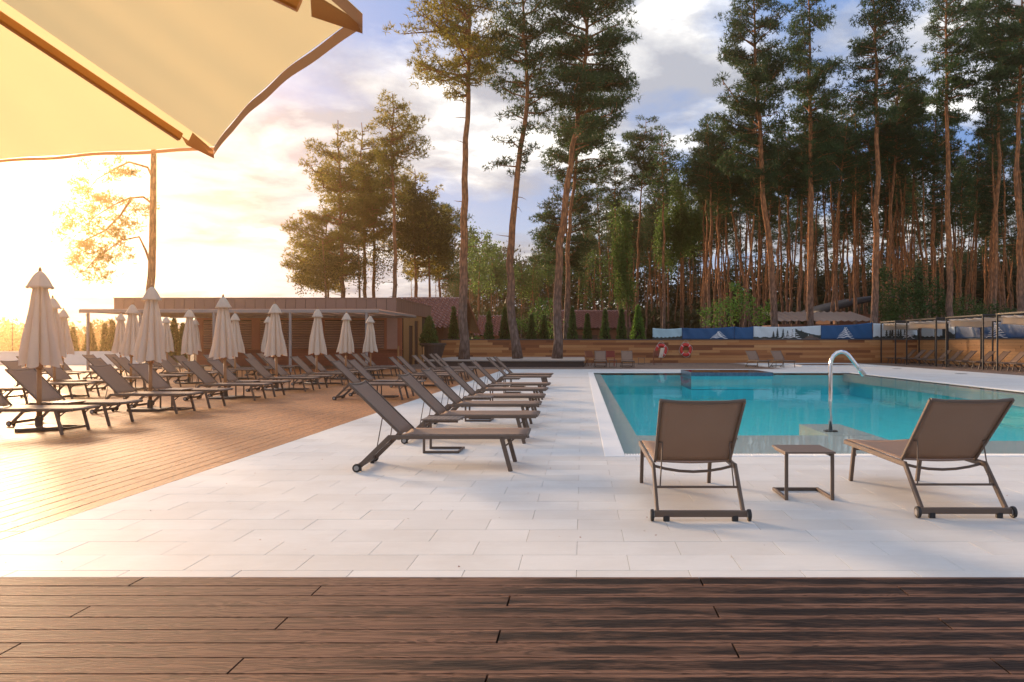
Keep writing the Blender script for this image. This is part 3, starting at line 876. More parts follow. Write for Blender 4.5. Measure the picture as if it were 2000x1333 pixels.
# front boards, low part and piers between shutters
wins = [(GX(395, WF), GX(493, WF)), (GX(506, WF), GX(618, WF)), (GX(632, WF), GX(752, WF))]
zs0, zs1 = 1.12, 2.85
for k in range(6):
    a = wx0
    while a < wx1:
        b_ = min(a+4.0, wx1)
        MB().bbox(a+0.002, b_-0.002, WF, WF+0.03, k*0.165+0.004, (k+1)*0.165-0.002, 0.003).build('wall_board', M['bar_wall'], bar, world=True); a += 4.0
MB().box(wx0-0.1, wx1+0.05, WF-0.22, WF+0.05, 0.995, 1.05).build('counter', M['bar_trim'], bar, world=True)
edges = [wx0] + [e for w in wins for e in w] + [wx1-0.95]
for i in range(0, len(edges), 2):
    MB().box(edges[i], edges[i+1], WF, WF+0.05, 1.055, zf0-0.03).build('pier', M['bar_trim'], bar, world=True)
for a, b_ in wins:
    sh = MB().box(a, b_, WF+0.02, WF+0.07, zs1, zf0-0.031).box(a, a+0.06, WF+0.015, WF+0.07, 1.056, zs1-0.001).box(b_-0.06, b_, WF+0.015, WF+0.07, 1.056, zs1-0.001).build('roller_shutter', M['bar_trim'], bar, world=True)
    ns = 16
    sm = MB().add([(-0.5*(b_-a)+0.062, 0, 0), (0.5*(b_-a)-0.062, 0, 0), (0.5*(b_-a)-0.062, -0.040, 0.035), (-0.5*(b_-a)+0.062, -0.040, 0.035),
                   (0.5*(b_-a)-0.062, -0.016, 0.078), (-0.5*(b_-a)+0.062, -0.016, 0.078), (0.5*(b_-a)-0.062, 0.012, 0.084), (-0.5*(b_-a)+0.062, 0.012, 0.084)],
                  [(0, 1, 2, 3), (3, 2, 4, 5), (5, 4, 6, 7)]).mesh('slat'); sm.materials.append(M['shutter'])
    for k in range(ns):
        o = mesh_obj('slat', sm, None, sh); o.location = ((a+b_)/2 - (-19.5), WF+0.04 - 50, 1.08+k*0.108)
# narrow shuttered panel at the right corner
MB().box(wx1-0.95, wx1-0.30, WF-0.02, WF+0.05, 1.055, 3.1).build('panel', M['shutter'], bar, world=True)
MB().box(wx1-0.30, wx1, WF-0.001, WF+0.05, -0.02, zf0-0.03).build('corner_post', M['bar_trim'], bar, world=True)
# side wall facing the pool, golden boards, door and opening
def sbox(px0, px1, z0, z1, dx, mat, name, lab=None):
    X = wx1
    y0 = X*F/(px0-PX); y1 = X*F/(px1-PX)
    o = MB().box(X+dx-0.05, X+dx, y0, y1, z0, z1).build(name, M[mat], bar, world=True)
    if lab: o['label'] = lab
sbox(787, 797, -0.02, 3.24, 0.06, 'gold_wood', 'side_board')
sbox(797.4, 808, 2.55, 3.24, 0.061, 'gold_wood', 'side_board')
sbox(797.6, 804.4, 0.0, 2.52, 0.03, 'door_dark', 'door', 'dark brown side door')
sbox(804.6, 808, -0.02, 2.545, 0.07, 'gold_wood', 'door_frame')
sbox(808.4, 815, -0.02, 2.9, 0.02, 'door_dark', 'doorway')
sbox(808.2, 815.2, 2.91, 3.24, 0.062, 'gold_wood', 'side_board')
sbox(815.4, 822.5, -0.02, 3.24, 0.06, 'gold_wood', 'side_board')
# pergola
pg = thing('pergola', 'pale steel pergola canopy along the front of the pool bar', 'pergola', (-17, 40, 0))
PD = 37.4
pxl, pxr = GX(155, PD), GX(740, PD)
MB().beam((pxl, PD, 2.96), (pxr, PD, 2.96), 0.10, 0.17).build('front_beam', M['grey_paint'], pg, world=True)
MB().beam((pxl, 45.8, 2.98), (pxr, 45.8, 2.98), 0.08, 0.14).build('rear_beam', M['grey_paint'], pg, world=True)
for i in range(13):
    x = pxl + 0.05 + (pxr-pxl-0.1)*i/12
    MB().beam((x, PD+0.06, 2.97), (x, 45.75, 2.985), 0.06, 0.10).build('rafter', M['grey_paint'], pg, world=True)
MB().box(pxl, pxr, PD-0.02, 45.9, 3.052, 3.075).build('canopy_sheet', M['pink'], pg, world=True)
for px in (172, 274, 418, 567, 716):
    x = GX(px, PD)
    p = MB().beam((x, PD, 0), (x, PD, 2.87), 0.12, 0.12).build('post', M['grey_paint'], pg, world=True)
    MB().box(x-0.14, x+0.14, PD-0.14, PD+0.14, 0.0, 0.015).build('base_plate', M['grey_paint'], p).location = (17, -40, 0)

# ================================================================== HOUSES BEHIND
def roof_sheet(parent, x0, x1, y0, z0, y1, z1, mat, step=0.55, wave=0.40, name='roof_tiles', amp=0.08):
    nx = int((x1-x0)/wave*4); L = math.hypot(y1-y0, z1-z0); ny = max(1, int(L/step))
    m = MB(); ey, ez = (y1-y0)/L, (z1-z0)/L; ny_, nz_ = -ez, ey
    rows = []
    for j in range(ny):
        for e in (0, 1):
            s = (j+e)*L/ny; lift = 0.15 if e == 0 else 0.0
            rows.append((s, lift))
    def P(i, s, lift):
        x = x0+(x1-x0)*i/nx; h = lift + amp*(1+math.cos(2*math.pi*i/4))
        return (x, y0+ey*s+ny_*h, z0+ez*s+nz_*h)
    b = 0
    for s, lift in rows:
        for i in range(nx+1): m.v.append(P(i, s, lift))
    for r_ in range(len(rows)-1):
        for i in range(nx):
            a = r_*(nx+1)+i
            m.f.append((a, a+1, a+nx+2, a+nx+1))
    return m.build(name, mat, parent, world=True, kind='stuff')
h1 = thing('tiled_house', 'brown house with red brown tiled gable roof behind the pool bar', 'house', (-12.6, 65, 0))
hx0, hx1 = -15.6, -9.7
e0, rd_, e1 = (57.5, 2.40), (65.0, 5.12), (73.0, 2.40)
MB().box(hx0+0.5, hx1-0.9, 58.4, 72.2, -0.1, 2.5).build('wall', M['house_wall'], h1, world=True)
MB().poly([(hx1-0.9, 58.4, 2.5), (hx1-0.9, 72.2, 2.5), (hx1-0.9, 65.0, 5.05)], (-0.12, 0, 0)).build('gable', M['house_wall'], h1, world=True)
for k in range(12):
    z = 0.1 + k*0.2
    MB().box(hx1-0.9, hx1-0.86, 58.4, 72.2, z+0.01, z+0.19).build('wall_board', M['house_wall'], h1, world=True)
roof_sheet(h1, hx0, hx1, e0[0], e0[1], rd_[0], rd_[1], M['roof_tile'])
MB().poly([(hx0, 73.0, 2.36), (hx1, 73.0, 2.36), (hx1, 65.0, 5.08), (hx0, 65.0, 5.08)], (0, 0, 0.05)).build('rear_roof', M['roof_tile'], h1, world=True)
MB().beam((hx1+0.01, 57.45, 2.33), (hx1+0.01, 65.0, 5.05), 0.05, 0.28).beam((hx1+0.012, 73.05, 2.33), (hx1+0.012, 65.02, 5.05), 0.05, 0.28).build('barge_board', M['bar_wall'], h1, world=True)
MB().tube([(hx0, 65, 5.20), (hx1, 65, 5.20)], 0.11, 8).build('ridge_cap', M['roof_tile'], h1, world=True)
h2 = thing('tiled_house', 'low house with tiled roof glimpsed behind the right row of conical thujas', 'house', (1.2, 78, 0))
a0, a1 = GX(1086, 74), GX(1234, 74)
MB().box(a0+0.3, a1-0.3, 74.6, 84, -0.1, 2.7).build('wall', M['house_wall'], h2, world=True)
roof_sheet(h2, a0, a1, 74.0, 2.68, 79.0, 4.65, M['roof_tile'])
MB().poly([(a0, 84.5, 2.66), (a1, 84.5, 2.66), (a1, 79.0, 4.62), (a0, 79.0, 4.62)], (0, 0, 0.05)).build('rear_roof', M['roof_tile'], h2, world=True)
MB().tube([(a0, 79, 4.72), (a1, 79, 4.72)], 0.10, 8).build('ridge_cap', M['roof_tile'], h2, world=True)
for i in range(5):
    x = a0+1.0+i*(a1-a0-2.0)/4
    MB().box(x-0.35, x+0.35, 74.54, 74.595, 1.0, 2.2).build('window', M['door_dark'], h2, world=True)
h3 = thing('tiled_house', 'small tiled roof house just right of the brown gable', 'house', (-11, 84, 0))
a0, a1 = GX(925, 82), GX(980, 82)
MB().box(a0+0.3, a1-0.3, 82.4, 90, -0.1, 2.2).build('wall', M['house_wall'], h3, world=True)
roof_sheet(h3, a0, a1, 82.0, 2.1, 87.0, 4.5, M['roof_tile'])
MB().poly([(a0, 92, 2.06), (a1, 92, 2.06), (a1, 87, 4.46), (a0, 87, 4.46)], (0, 0, 0.05)).build('rear_roof', M['roof_tile'], h3, world=True)
sh1 = thing('shed', 'shed with pale brown corrugated roof behind the banners', 'shed', (19, 62, 0))
a0, a1 = GX(1518, 60), GX(1712, 60)
MB().box(a0+0.2, a1-0.2, 60.3, 66, -0.1, 2.9).build('wall', M['house_wall'], sh1, world=True)
roof_sheet(sh1, a0, a1, 60.0, 2.95, 66.0, 4.05, M['roof_corr'], step=9, wave=0.55, name='corrugated_roof', amp=0.05)
sh2 = thing('barn', 'barn with charcoal curved roof half hidden by the dark bush', 'barn', (28, 76, 0))
m = MB()
a0, a1 = GX(1598, 76), GX(1770, 76)
m.grid(lambda u, v: (a0+(a1-a0)*u, 74+8*v, 4.3+1.75*math.sin(u*1.45)**0.8+0.3*v), 16, 2)
m.build('roof', M['roof_dark'], sh2, world=True, smooth=True, solid=0.35)
MB().box(a0+1.5, a1-0.5, 75, 82, -0.1, 4.25).build('wall', M['house_wall'], sh2, world=True)

# ================================================================== CABANAS
def cabana(y0, y1, label, roof_seed):
    X0, X1 = 21.3, 24.0
    cb = thing('cabana', label, 'cabana', (X0, y0, 0), group='cabanas beside the right wall')
    for x in (X0, X1):
        for y in (y0, y1):
            MB().beam((x, y, 0), (x, y, 2.86), 0.085, 0.085).build('post', M['black_metal'], cb, world=True)
    for y in (y0, y1): MB().beam((X0-0.06, y, 2.90), (X1+0.06, y, 2.90), 0.08, 0.10).build('beam', M['black_metal'], cb, world=True)
    for x in (X0, X1): MB().beam((x, y0+0.05, 2.902), (x, y1-0.05, 2.902), 0.08, 0.10).build('beam', M['black_metal'], cb, world=True)
    sd = roof_seed
    MB().grid(lambda u, v: (X0+0.1+(X1-X0-0.2)*u, y0+0.1+(y1-y0-0.2)*v, 2.80-0.10*abs(math.sin(v*math.pi*4+sd))-0.05*math.sin(u*math.pi)), 10, 40).build('canopy', M['cabana_canvas'], cb, world=True, smooth=True, solid=0.01)
    MB().grid(lambda u, v: (X0+0.12+(X1-X0-0.24)*u, y1-0.12+0.03*math.sin(u*19+sd), 2.82-0.46*v-0.03*math.sin(u*7+sd)*v), 40, 5).build('valance', M['cabana_canvas'], cb, world=True, smooth=True, solid=0.01)
    return cb
cabana(52.2, 56.0 - 1.3, 'black framed cabana farthest from the camera, by the wall corner', 1)
cabana(46.2, 50.4, 'black framed cabana with cream canopy, second from the wall corner', 2)
cabana(40.8, 44.9, 'black framed cabana with cream canopy, third from the wall corner', 3)
cabana(35.2, 39.4, 'black framed cabana cut by the right edge of the picture', 4)

# ================================================================== LOUNGER
def make_lounger(name='sun_lounger', mat='sling'):
    t_ = thing(name, 'x', 'sun lounger')
    Wd = 0.34
    for s in (-1, 1):
        y = s*Wd
        MB().beam((0.335, y, 0.377), (1.83, y, 0.377), 0.030, 0.045).build('side_rail', M['frame'], t_)
        MB().beam((0.02, y, 0.058), (0.352, y, 0.384), 0.028, 0.050).build('leg', M['frame'], t_)
        MB().beam((1.565, y-s*0.002, 0.372), (1.665, y-s*0.002, 0.0), 0.034, 0.048, up=(1, 0, 0)).build('leg', M['frame'], t_)
        MB().beam((1.71, y-s*0.03, 0.362), (1.598, y-s*0.03, 0.27), 0.012, 0.018).build('brace', M['frame'], t_)
        wl = MB().lathe([(0.030, -0.013), (0.045, -0.012), (0.047, 0.0), (0.045, 0.012), (0.030, 0.013)], 18, (0, 0, 0), 'y').build('wheel', M['rubber'], t_)
        wl.location = (0.0, s*0.382, 0.047)
        MB().lathe([(0.027, -0.017), (0.027, 0.017)], 12, (0, 0, 0), 'y').build('hub', M['hub'], wl)
        MB().beam((0.0, s*0.27, 0.0), (0.0, s*0.27, 0.045), 0.05, 0.04, up=(1,0,0)).build('foot', M['rubber'], t_)
        bo = MB().beam((0.47, s*0.315, 0.40), (-0.10, s*0.325, 0.957), 0.022, 0.030).build('backrest_frame', M['frame'], t_)
        MB().tube([(0.27, s*0.30, 0.585), (0.255, s*0.275, 0.585), (0.25, s*0.275, 0.57), (0.195, s*0.30, 0.235)], 0.006, 6).build('stay', M['frame'], t_)
    MB().beam((0.0, -0.365, 0.058), (0.0, 0.365, 0.058), 0.036, 0.050).build('cross_bar', M['frame'], t_)
    MB().tube([(0.195, -0.335, 0.232), (0.195, 0.335, 0.232)], 0.010, 8).build('cross_bar', M['frame'], t_)
    MB().tube([(0.40, y*0.335, 0.372-0.05*(1-y*y)) for y in [-1, -0.7, -0.35, 0, 0.35, 0.7, 1]], 0.012, 8).build('curved_bar', M['frame'], t_)
    MB().beam((1.58, -0.325, 0.335), (1.58, 0.325, 0.335), 0.022, 0.022).build('cross_bar', M['frame'], t_)
    MB().tube([(1.835, y*0.34, 0.384-0.010*(1-y*y)) for y in [-1, -0.5, 0, 0.5, 1]], 0.017, 8).build('foot_bar', M['frame'], t_)
    MB().tube([(-0.10+0.02*(1-y*y), y*0.325, 0.957-0.022*(1-y*y)) for y in [-1, -0.6, -0.2, 0.2, 0.6, 1]], 0.013, 8).build('top_bar', M['frame'], t_)
    MB().grid(lambda u, v: (0.455+1.375*u, -0.322+0.644*v, 0.402-0.016*math.sin(math.pi*v)), 12, 8).build('seat', M['sling'], t_, smooth=True, solid=0.006)
    def bk(u, v):
        sg = 0.022*math.sin(math.pi*v)*(0.4+0.6*math.sin(math.pi*u))
        x = 0.46-0.56*u; z = 0.412+0.547*u
        return (x+sg*0.6, (-0.310-0.008*u)+(0.62+0.016*u)*v, z-sg*0.8)
    MB().grid(bk, 10, 10).build('backrest', M['sling'], t_, smooth=True, solid=0.006)
    return t_
proto = make_lounger()
used = [False]
def lounger(x, y, rz, label, group, near_side=False):
    o = proto if not used[0] else copy_tree(proto)
    used[0] = True
    o.location = (x, y, 0); o.rotation_euler = (0, 0, rz)
    o['label'] = label; o['group'] = group
    return o
def make_table():
    t_ = thing('side_table', 'x', 'side table')
    # legs at local x=0, base runs to +x; y +-0.21, top z .435
    for k in range(8):
        MB().bbox(-0.012+k*0.0605, -0.012+k*0.0605+0.055, -0.225, 0.225, 0.417, 0.435, 0.002).build('slat', M['slat_top'], t_)
    for s in (-1, 1):
        MB().beam((0.02, s*0.205, 0.0), (0.02, s*0.205, 0.415), 0.030, 0.030, up=(1,0,0)).build('leg', M['frame'], t_)
        MB().beam((0.036, s*0.205, 0.016), (0.47, s*0.205, 0.016), 0.030, 0.030).build('base_bar', M['frame'], t_)
        MB().beam((0.036, s*0.195, 0.402), (0.45, s*0.195, 0.402), 0.025, 0.025).build('rail', M['frame'], t_)
    MB().beam((0.455, -0.19, 0.0165), (0.455, 0.19, 0.0165), 0.029, 0.029).build('base_bar', M['frame'], t_)
    return t_
tproto = make_table(); tused = [False]
def table(x, y, rz, label, group):
    o = tproto if not tused[0] else copy_tree(tproto)
    tused[0] = True
    o.location = (x, y, 0); o.rotation_euler = (0, 0, rz); o['label'] = label; o['group'] = group
    return o
ORD = ['first', 'second', 'third', 'fourth', 'fifth', 'sixth', 'seventh', 'eighth', 'ninth', 'tenth', 'eleventh', 'twelfth', 'thirteenth', 'fourteenth', 'fifteenth', 'sixteenth']
# the two in the foreground, seen from behind
lounger(0.934, 6.05, R(90), 'nearest taupe sun lounger seen from behind, left of the small table', 'loungers facing the pool in the foreground')
lounger(3.075, 6.16, R(90), 'nearest taupe sun lounger seen from behind, right of the small table', 'loungers facing the pool in the foreground')
table(2.03, 6.84, R(90), 'taupe C shaped side table between the two foreground loungers', 'taupe side tables beside the pool')
# row along the left of the pool
gp = 'sun loungers in the row on pale tiles by the pool'
for i, (yn, xw) in enumerate(zip((8.35, 10.7, 12.65, 14.6, 16.8, 19.0, 23.3, 25.2), (-2.45, -2.47, -2.55, -2.57, -2.62, -2.65, -2.80, -2.82))):
    lounger(xw, yn+0.36, R(rng.uniform(-1, 1)), 'taupe sun lounger on pale tiles, %s from the camera in the poolside row' % ORD[i], gp)
for i, (yn, x) in enumerate(((9.98, -2.03), (13.95, -2.1), (18.05, -2.15), (21.6, -2.2), (24.6, -2.3))):
    table(x, yn, R(rng.uniform(-2, 2)), 'taupe side table on pale tiles, %s from the camera in the poolside row' % ORD[i], 'side tables in the poolside row')
# deck rows under folded parasols
um_y = [12.5, 16.05, 19.55, 23.05, 26.45, 29.9, 33.4]
def deck_row(X, ys, rowname, grp, tgrp, tab=True):
    n = 0; nt = 0
    for yc in ys:
        for dy in (-0.83, 0.47):
            lounger(X - 0.72 + rng.uniform(-0.05, 0.05), yc+dy+0.35, R(rng.uniform(-2.5, 2.5)), 'taupe sun lounger on the wooden deck, %s from the camera in the %s' % (ORD[n], rowname), grp); n += 1
        if tab:
            table(X+0.12, yc+0.22, R(rng.uniform(-3, 3)), 'taupe side table by a parasol pole, %s from the camera in the %s' % (ORD[nt], rowname), tgrp); nt += 1
deck_row(-8.95, um_y, 'front parasol row', 'sun loungers in the front parasol row', 'side tables in the front parasol row')
um_b = [16.6, 20.0, 23.4, 26.8, 30.3, 33.8]
deck_row(-13.75, um_b, 'middle parasol row', 'sun loungers in the middle parasol row', 'side tables in the middle parasol row')
um_c = [26.9, 30.4, 34.3, 37.5]
deck_row(-18.4, um_c[:3], 'rear parasol row', 'sun loungers in the rear parasol row', 'side tables in the rear parasol row', False)
for i, (yn, x) in enumerate(((18.9, -6.1), (20.3, -6.12), (24.3, -6.05), (25.6, -6.1), (27.9, -6.1), (29.3, -6.1), (31.2, -6.15), (32.5, -6.2))):
    lounger(x, yn+0.36, R(rng.uniform(-2, 2)), 'taupe sun lounger without parasol at the deck edge, %s from the camera' % ORD[i], 'sun loungers along the deck edge')
for i, yn in enumerate((19.95, 25.3, 28.95)):
    table(-5.3, yn+0.05, 0, 'taupe side table at the deck edge, %s from the camera' % ORD[i], 'side tables along the deck edge')
# right row, heads towards the right wall
xs = [1787, 1805, 1822, 1854, 1877, 1903, 1939, 1967, 2000, 2030, 2055, 2082]
for i, px in enumerate(xs):
    D = 23.3*F/(px-PX)
    lounger(23.2, D, R(180+rng.uniform(-2, 2)), 'pale taupe sun lounger by the right wall, %s from the far corner' % ORD[i], 'sun loungers beside the right wall')
# four against the back wall
for (px, py, rz, lab) in ((1173, 719.0, -90, 'taupe lounger at the back wall, left one beside the red chair'), (1226, 719.0, -90, 'taupe lounger at the back wall, right one beside the red chair'),
                          (1483, 718.5, -78, 'taupe lounger at the back wall below the printed banner, left of pair'), (1533, 718.5, -78, 'taupe lounger at the back wall below the printed banner, right of pair')):
    D = 2100/(py-671)+1.66
    lounger(GX(px, D-1.0)-(0.25 if rz == -78 else 0), D, R(rz), lab, 'sun loungers at the back wall')
table(GX(1197, 44.6), 44.4, R(90), 'side table between the two loungers beside the red chair', 'side tables at the back wall')
table(GX(1509, 44.6), 44.6, R(90), 'side table between the two loungers below the printed banner', 'side tables at the back wall')
table(GX(1253, 51.0), 51.0, R(90), 'dark side table against the wall left of the folding chair', 'side tables at the back wall')

# red folding chairs
def folding_chair(x, y, rz, label, mat):
    c_ = thing('folding_chair', label, 'chair', (x, y, 0), rz)
    for s in (-1, 1):
        MB().beam((0.28, s*0.26, 0), (-0.22, s*0.26, 0.92), 0.03, 0.04).build('leg', M[mat], c_)
        MB().beam((-0.28, s*0.23, 0), (0.26, s*0.23, 0.47), 0.03, 0.04).build('leg', M[mat], c_)
        MB().beam((-0.12, s*0.29, 0.64), (0.28, s*0.29, 0.64), 0.045, 0.02).build('armrest', M[mat], c_)
    for k in range(7): MB().beam((-0.17+k*0.068, -0.23, 0.45), (-0.17+k*0.068, 0.23, 0.45), 0.055, 0.015).build('seat_slat', M[mat], c_)
    for k in range(5): MB().beam((-0.045-k*0.04, -0.24, 0.58+k*0.078), (-0.045-k*0.04, 0.24, 0.58+k*0.078), 0.015, 0.065).build('back_slat', M[mat], c_)
    return c_
M['red_cloth'] = simple('dark red cloth', (0.22, 0.03, 0.03), 0.7)
M['red_wood'] = simple('red brown stained wood', (0.20, 0.06, 0.03), 0.55)
folding_chair(GX(1192, 47.5), 47.5, R(-90), 'dark red chair between the two loungers at the back wall', 'red_cloth')
folding_chair(GX(1152, 48.0), 48.0, R(-60), 'red brown folding chair beside the end of the planter bench', 'red_wood')
folding_chair(GX(1284, 50.0), 50.0, R(-100), 'red brown folding chair below the left lifebuoy', 'red_wood')
tw = MB().grid(lambda u, v: (GX(1284, 50.0)+0.05+0.26*u+0.16*v, 49.93-0.30*(1-v)*0.6, 0.47+0.62*v), 4, 8).build('towel', M['canvas'], None, smooth=True, solid=0.02)
tag(tw, 'pale towel draped over the chair below the left lifebuoy', 'towel')

# ================================================================== PARASOLS (folded)
def make_parasol(seed):
    r_ = random.Random(seed)
    p = thing('folded_parasol', 'x', 'parasol')
    MB().tube([(0, 0, 0.0), (0, 0, 1.10)], 0.036, 10).build('pole_sleeve', M['pole_wood'], p, smooth=True)
    MB().tube([(0, 0, 1.05), (0, 0, 2.62)], 0.024, 10).build('pole', M['pole_wood'], p, smooth=True)
    MB().bbox(-0.32, 0.32, -0.32, 0.32, 0.0, 0.05, 0.01).build('base', M['base_metal'], p)
    MB().lathe([(0.055, 0.05), (0.052, 0.20), (0.04, 0.22)], 12).build('base_tube', M['base_metal'], p)
    NF = 8; ph = [r_.uniform(-0.2, 0.2) for _ in range(NF)]; am = [r_.uniform(0.8, 1.15) for _ in range(NF)]
    def cv(u, v):                # u around, v 0 bottom..1 top
        a = 2*math.pi*u
        k = int(u*NF) % NF; f = (u*NF) % 1.0
        Rr = 0.265*(1-v)**0.85*am[k]*(0.92+0.08*math.sin(7*v+k)) + 0.075
        fold = abs(math.sin(math.pi*f))**0.6
        Rr *= 0.52+0.48*fold
        z = 1.04+1.40*v
        if v < 0.12: z += 0.055*(1-fold)*(1-v/0.12) - 0.04*(k % 2)*(1-v/0.12)
        a += ph[k]*(1-v)*0.7*math.sin(math.pi*f)
        return (Rr*math.cos(a), Rr*math.sin(a), z)
    MB().grid(lambda u, v: cv(u, v), 96, 16).build('canopy', M['canvas'], p, smooth=True)
    def cap(u, v):
        a = 2*math.pi*u; f = abs(math.sin(a*4))
        Rr = (0.168-0.012*f)*(1-v)**0.7*(1.0) + 0.022
        if v < 0.01: Rr += 0.012*(1-f)
        return (Rr*math.cos(a), Rr*math.sin(a), 2.31+0.27*v-(0.02*f if v < 0.01 else 0))
    MB().grid(cap, 48, 8).build('cap', M['canvas'], p, smooth=True, solid=0.004)
    for k in range(8):
        a = 2*math.pi*(k+0.5)/8
        MB().beam((0.10*math.cos(a), 0.10*math.sin(a), 1.9), (0.20*math.cos(a), 0.20*math.sin(a), 1.02), 0.014, 0.022).build('rib', M['rib_wood'], p)
    MB().lathe([(0.05, 0.98), (0.055, 1.0), (0.055, 1.05), (0.04, 1.07)], 12).build('runner', M['pole_wood'], p)
    MB().lathe([(0.02, 2.56), (0.026, 2.60), (0.018, 2.63), (0.006, 2.65)], 10).build('finial', M['pole_wood'], p, smooth=True)
    return p
pvars = [make_parasol(s) for s in (1, 2, 3)]; pu = [False]*3; pc = [0]
def parasol(x, y, label, grp):
    i = pc[0] % 3; pc[0] += 1
    o = pvars[i] if not pu[i] else copy_tree(pvars[i]); pu[i] = True
    o.location = (x, y, 0); o.rotation_euler = (R(rng.uniform(-1.3, 1.3)), R(rng.uniform(-1.3, 1.3)), rng.uniform(0, 6.28)); o['label'] = label; o['group'] = grp
for i, (y, px) in enumerate(zip(um_y, (76, 293, 441, 541, 618, 675, 724))):
    parasol(GX(px, y), y, 'folded cream parasol, %s from the camera in the front row' % ORD[i], 'folded parasols in the front row')
for i, (y, px) in enumerate(zip(um_b[1:], (107, 255, 369, 459, 523))):
    parasol(GX(px, y), y, 'folded cream parasol, %s visible from the camera in the middle row' % ORD[i], 'folded parasols in the middle row')
for i, (y, px) in enumerate(zip(um_c, (122, 236, 327, 380))):
    parasol(GX(px, y), y, 'folded cream parasol, %s from the camera in the rear row' % ORD[i], 'folded parasols in the rear row')

# slim timber posts near the bar corner
for px, D, h, lab in ((778, 44.0, 1.25, 'short timber post in front of the bar corner'), (827, 45.5, 1.2, 'short thin timber post beside the dark plant pot')):
    tag(MB().beam((GX(px, D), D, -0.02), (GX(px, D), D, h), 0.09, 0.09).build('timber_post', M['gold_wood']), lab, 'post', 'short timber posts')
# pot with thuja in front of the house
pot = thing('plant_pot', 'large dark tapered plant pot beside the bar corner', 'plant pot', (GX(846, 46.5), 46.5, 0))
MB().lathe([(0.35, 0.0), (0.72, 1.28), (0.80, 1.30), (0.80, 1.40), (0.70, 1.41), (0.66, 1.30)], 24).build('pot', M['dark_cladding'], pot, smooth=False)
MB().lathe([(0.66, 1.27), (0.02, 1.29)], 20).build('soil', M['backing'], pot)

# lifebuoys
def lifebuoy(px, py, label):
    D = WY - 0.10
    c0 = W(px, py, D)
    l = thing('lifebuoy', label, 'lifebuoy', tuple(c0), group='lifebuoys on the boarded wall')
    n, k = 36, 10; ring = MB(); Rr, rr = 0.325, 0.100
    def tor(u, v, ex=0.0):
        a, b_ = 2*math.pi*u, 2*math.pi*v
        return ((Rr+(rr+ex)*math.cos(b_))*math.cos(a), (rr+ex)*0.6*math.sin(b_), (Rr+(rr+ex)*math.cos(b_))*math.sin(a)*1.12)
    ring.grid(lambda u, v: tor(u, v), n, k); ring.build('ring', M['red_plastic'], l, smooth=True)
    for q in range(4):
        MB().grid(lambda u, v: tor(0.125+q*0.25-0.008+0.016*u, v, 0.006), 3, k).build('reflective_band', M['white_tape'], l, smooth=True)
    rp = [((Rr+rr+0.03+0.03*math.sin(4*t_+0.8))*math.cos(t_), 0.02, (Rr+rr+0.03+0.03*math.sin(4*t_+0.8))*1.12*math.sin(t_)) for t_ in [2*math.pi*i/40 for i in range(41)]]
    MB().tube(rp, 0.012, 5).build('grab_rope', M['rope'], l)
    MB().tube([(-0.22, 0.02, 0.48), (0.0, 0.05, 0.72), (0.22, 0.02, 0.48)], 0.012, 5).build('hanging_cord', M['rope'], l)
    MB().tube([(0, 0.10, 0.70), (0, 0.0, 0.73)], 0.02, 6).build('hook', M['base_metal'], l)
lifebuoy(1291.5, 684.5, 'red lifebuoy on the boarded wall, the left one above the folding chair')
lifebuoy(1339.5, 683.5, 'red lifebuoy on the boarded wall, the right one')

# ================================================================== BIG PARASOL OVERHEAD
zE, zA = 2.2, 3.07
C1 = Vector((-1.534, 3.2, zE)); C2 = Vector((-0.546, 1.91, zE)); CC = Vector((-2.6, 1.37, zA))
bp = thing('open_parasol', 'large open cream octagonal parasol overhead at upper left', 'parasol', (CC.x, CC.y, 0))
ang1 = math.atan2(C1.y-CC.y, C1.x-CC.x); RRr = (Vector((C1.x-CC.x, C1.y-CC.y))).length
corners = []
for k in range(8):
    a = ang1 + math.pi/4*k
    corners.append(Vector((CC.x+RRr*math.cos(a), CC.y+RRr*math.sin(a), zE)))
corners[7] = C2.copy()
corners[1] = Vector((-3.107, 3.586, zE))
for k in range(8):
    A, B = corners[k], corners[(k+1) % 8]
    def cnv(u, v, A=A, B=B, k=k):      # u along edge, v from edge (0) to apex (1)
        E = A.lerp(B, u)
        scal = 4*u*(1-u)
        E = E.lerp(CC, (0.008 if k == 0 else 0.014)*scal*(1-v)); P = E.lerp(CC, v)
        w = 0.02*math.sin(math.pi*u)*math.sin(math.pi*min(1, v*1.05))
        P.z += 0.02 - w + 0.002*math.sin(u*23+v*11+k)*math.sin(math.pi*u)*(1-v)
        return P
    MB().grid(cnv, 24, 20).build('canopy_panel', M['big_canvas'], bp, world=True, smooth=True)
    hem = MB().grid(lambda u, v, A=A, B=B: (lambda e: Vector((e.x, e.y, e.z-0.003-(0.014 if k == 0 else 0.034)*v+0.002*math.sin(u*21+k))))(cnv(u, 0.0)), 30, 2).build('hem', M['hem'], bp, world=True, smooth=True)
    d = (CC-A).normalized()
    MB().beam(A+d*0.16+Vector((0, 0, -0.035)), CC-d*0.06+Vector((0, 0, -0.05)), 0.026, 0.034).build('rib', M['rib_wood'], bp, world=True)
    # pocket over the rib end
    s_ = d.cross(Vector((0, 0, 1))).normalized()
    q = [A+Vector((0, 0, -0.012)), A+d*0.02+s_*0.025+Vector((0,0,-0.012)), A+d*0.13+s_*0.04+Vector((0,0,-0.005)), A+d*0.13+Vector((0,0,-0.050)), A+d*0.13-s_*0.04+Vector((0,0,-0.005)), A+d*0.02-s_*0.025+Vector((0,0,-0.012)), A+Vector((0,0,-0.030))]
    MB().add(q, [(0, 1, 6), (1, 2, 3, 6), (6, 3, 4, 5), (0, 6, 5)]).build('rib_pocket', M['hem'], bp, world=True)
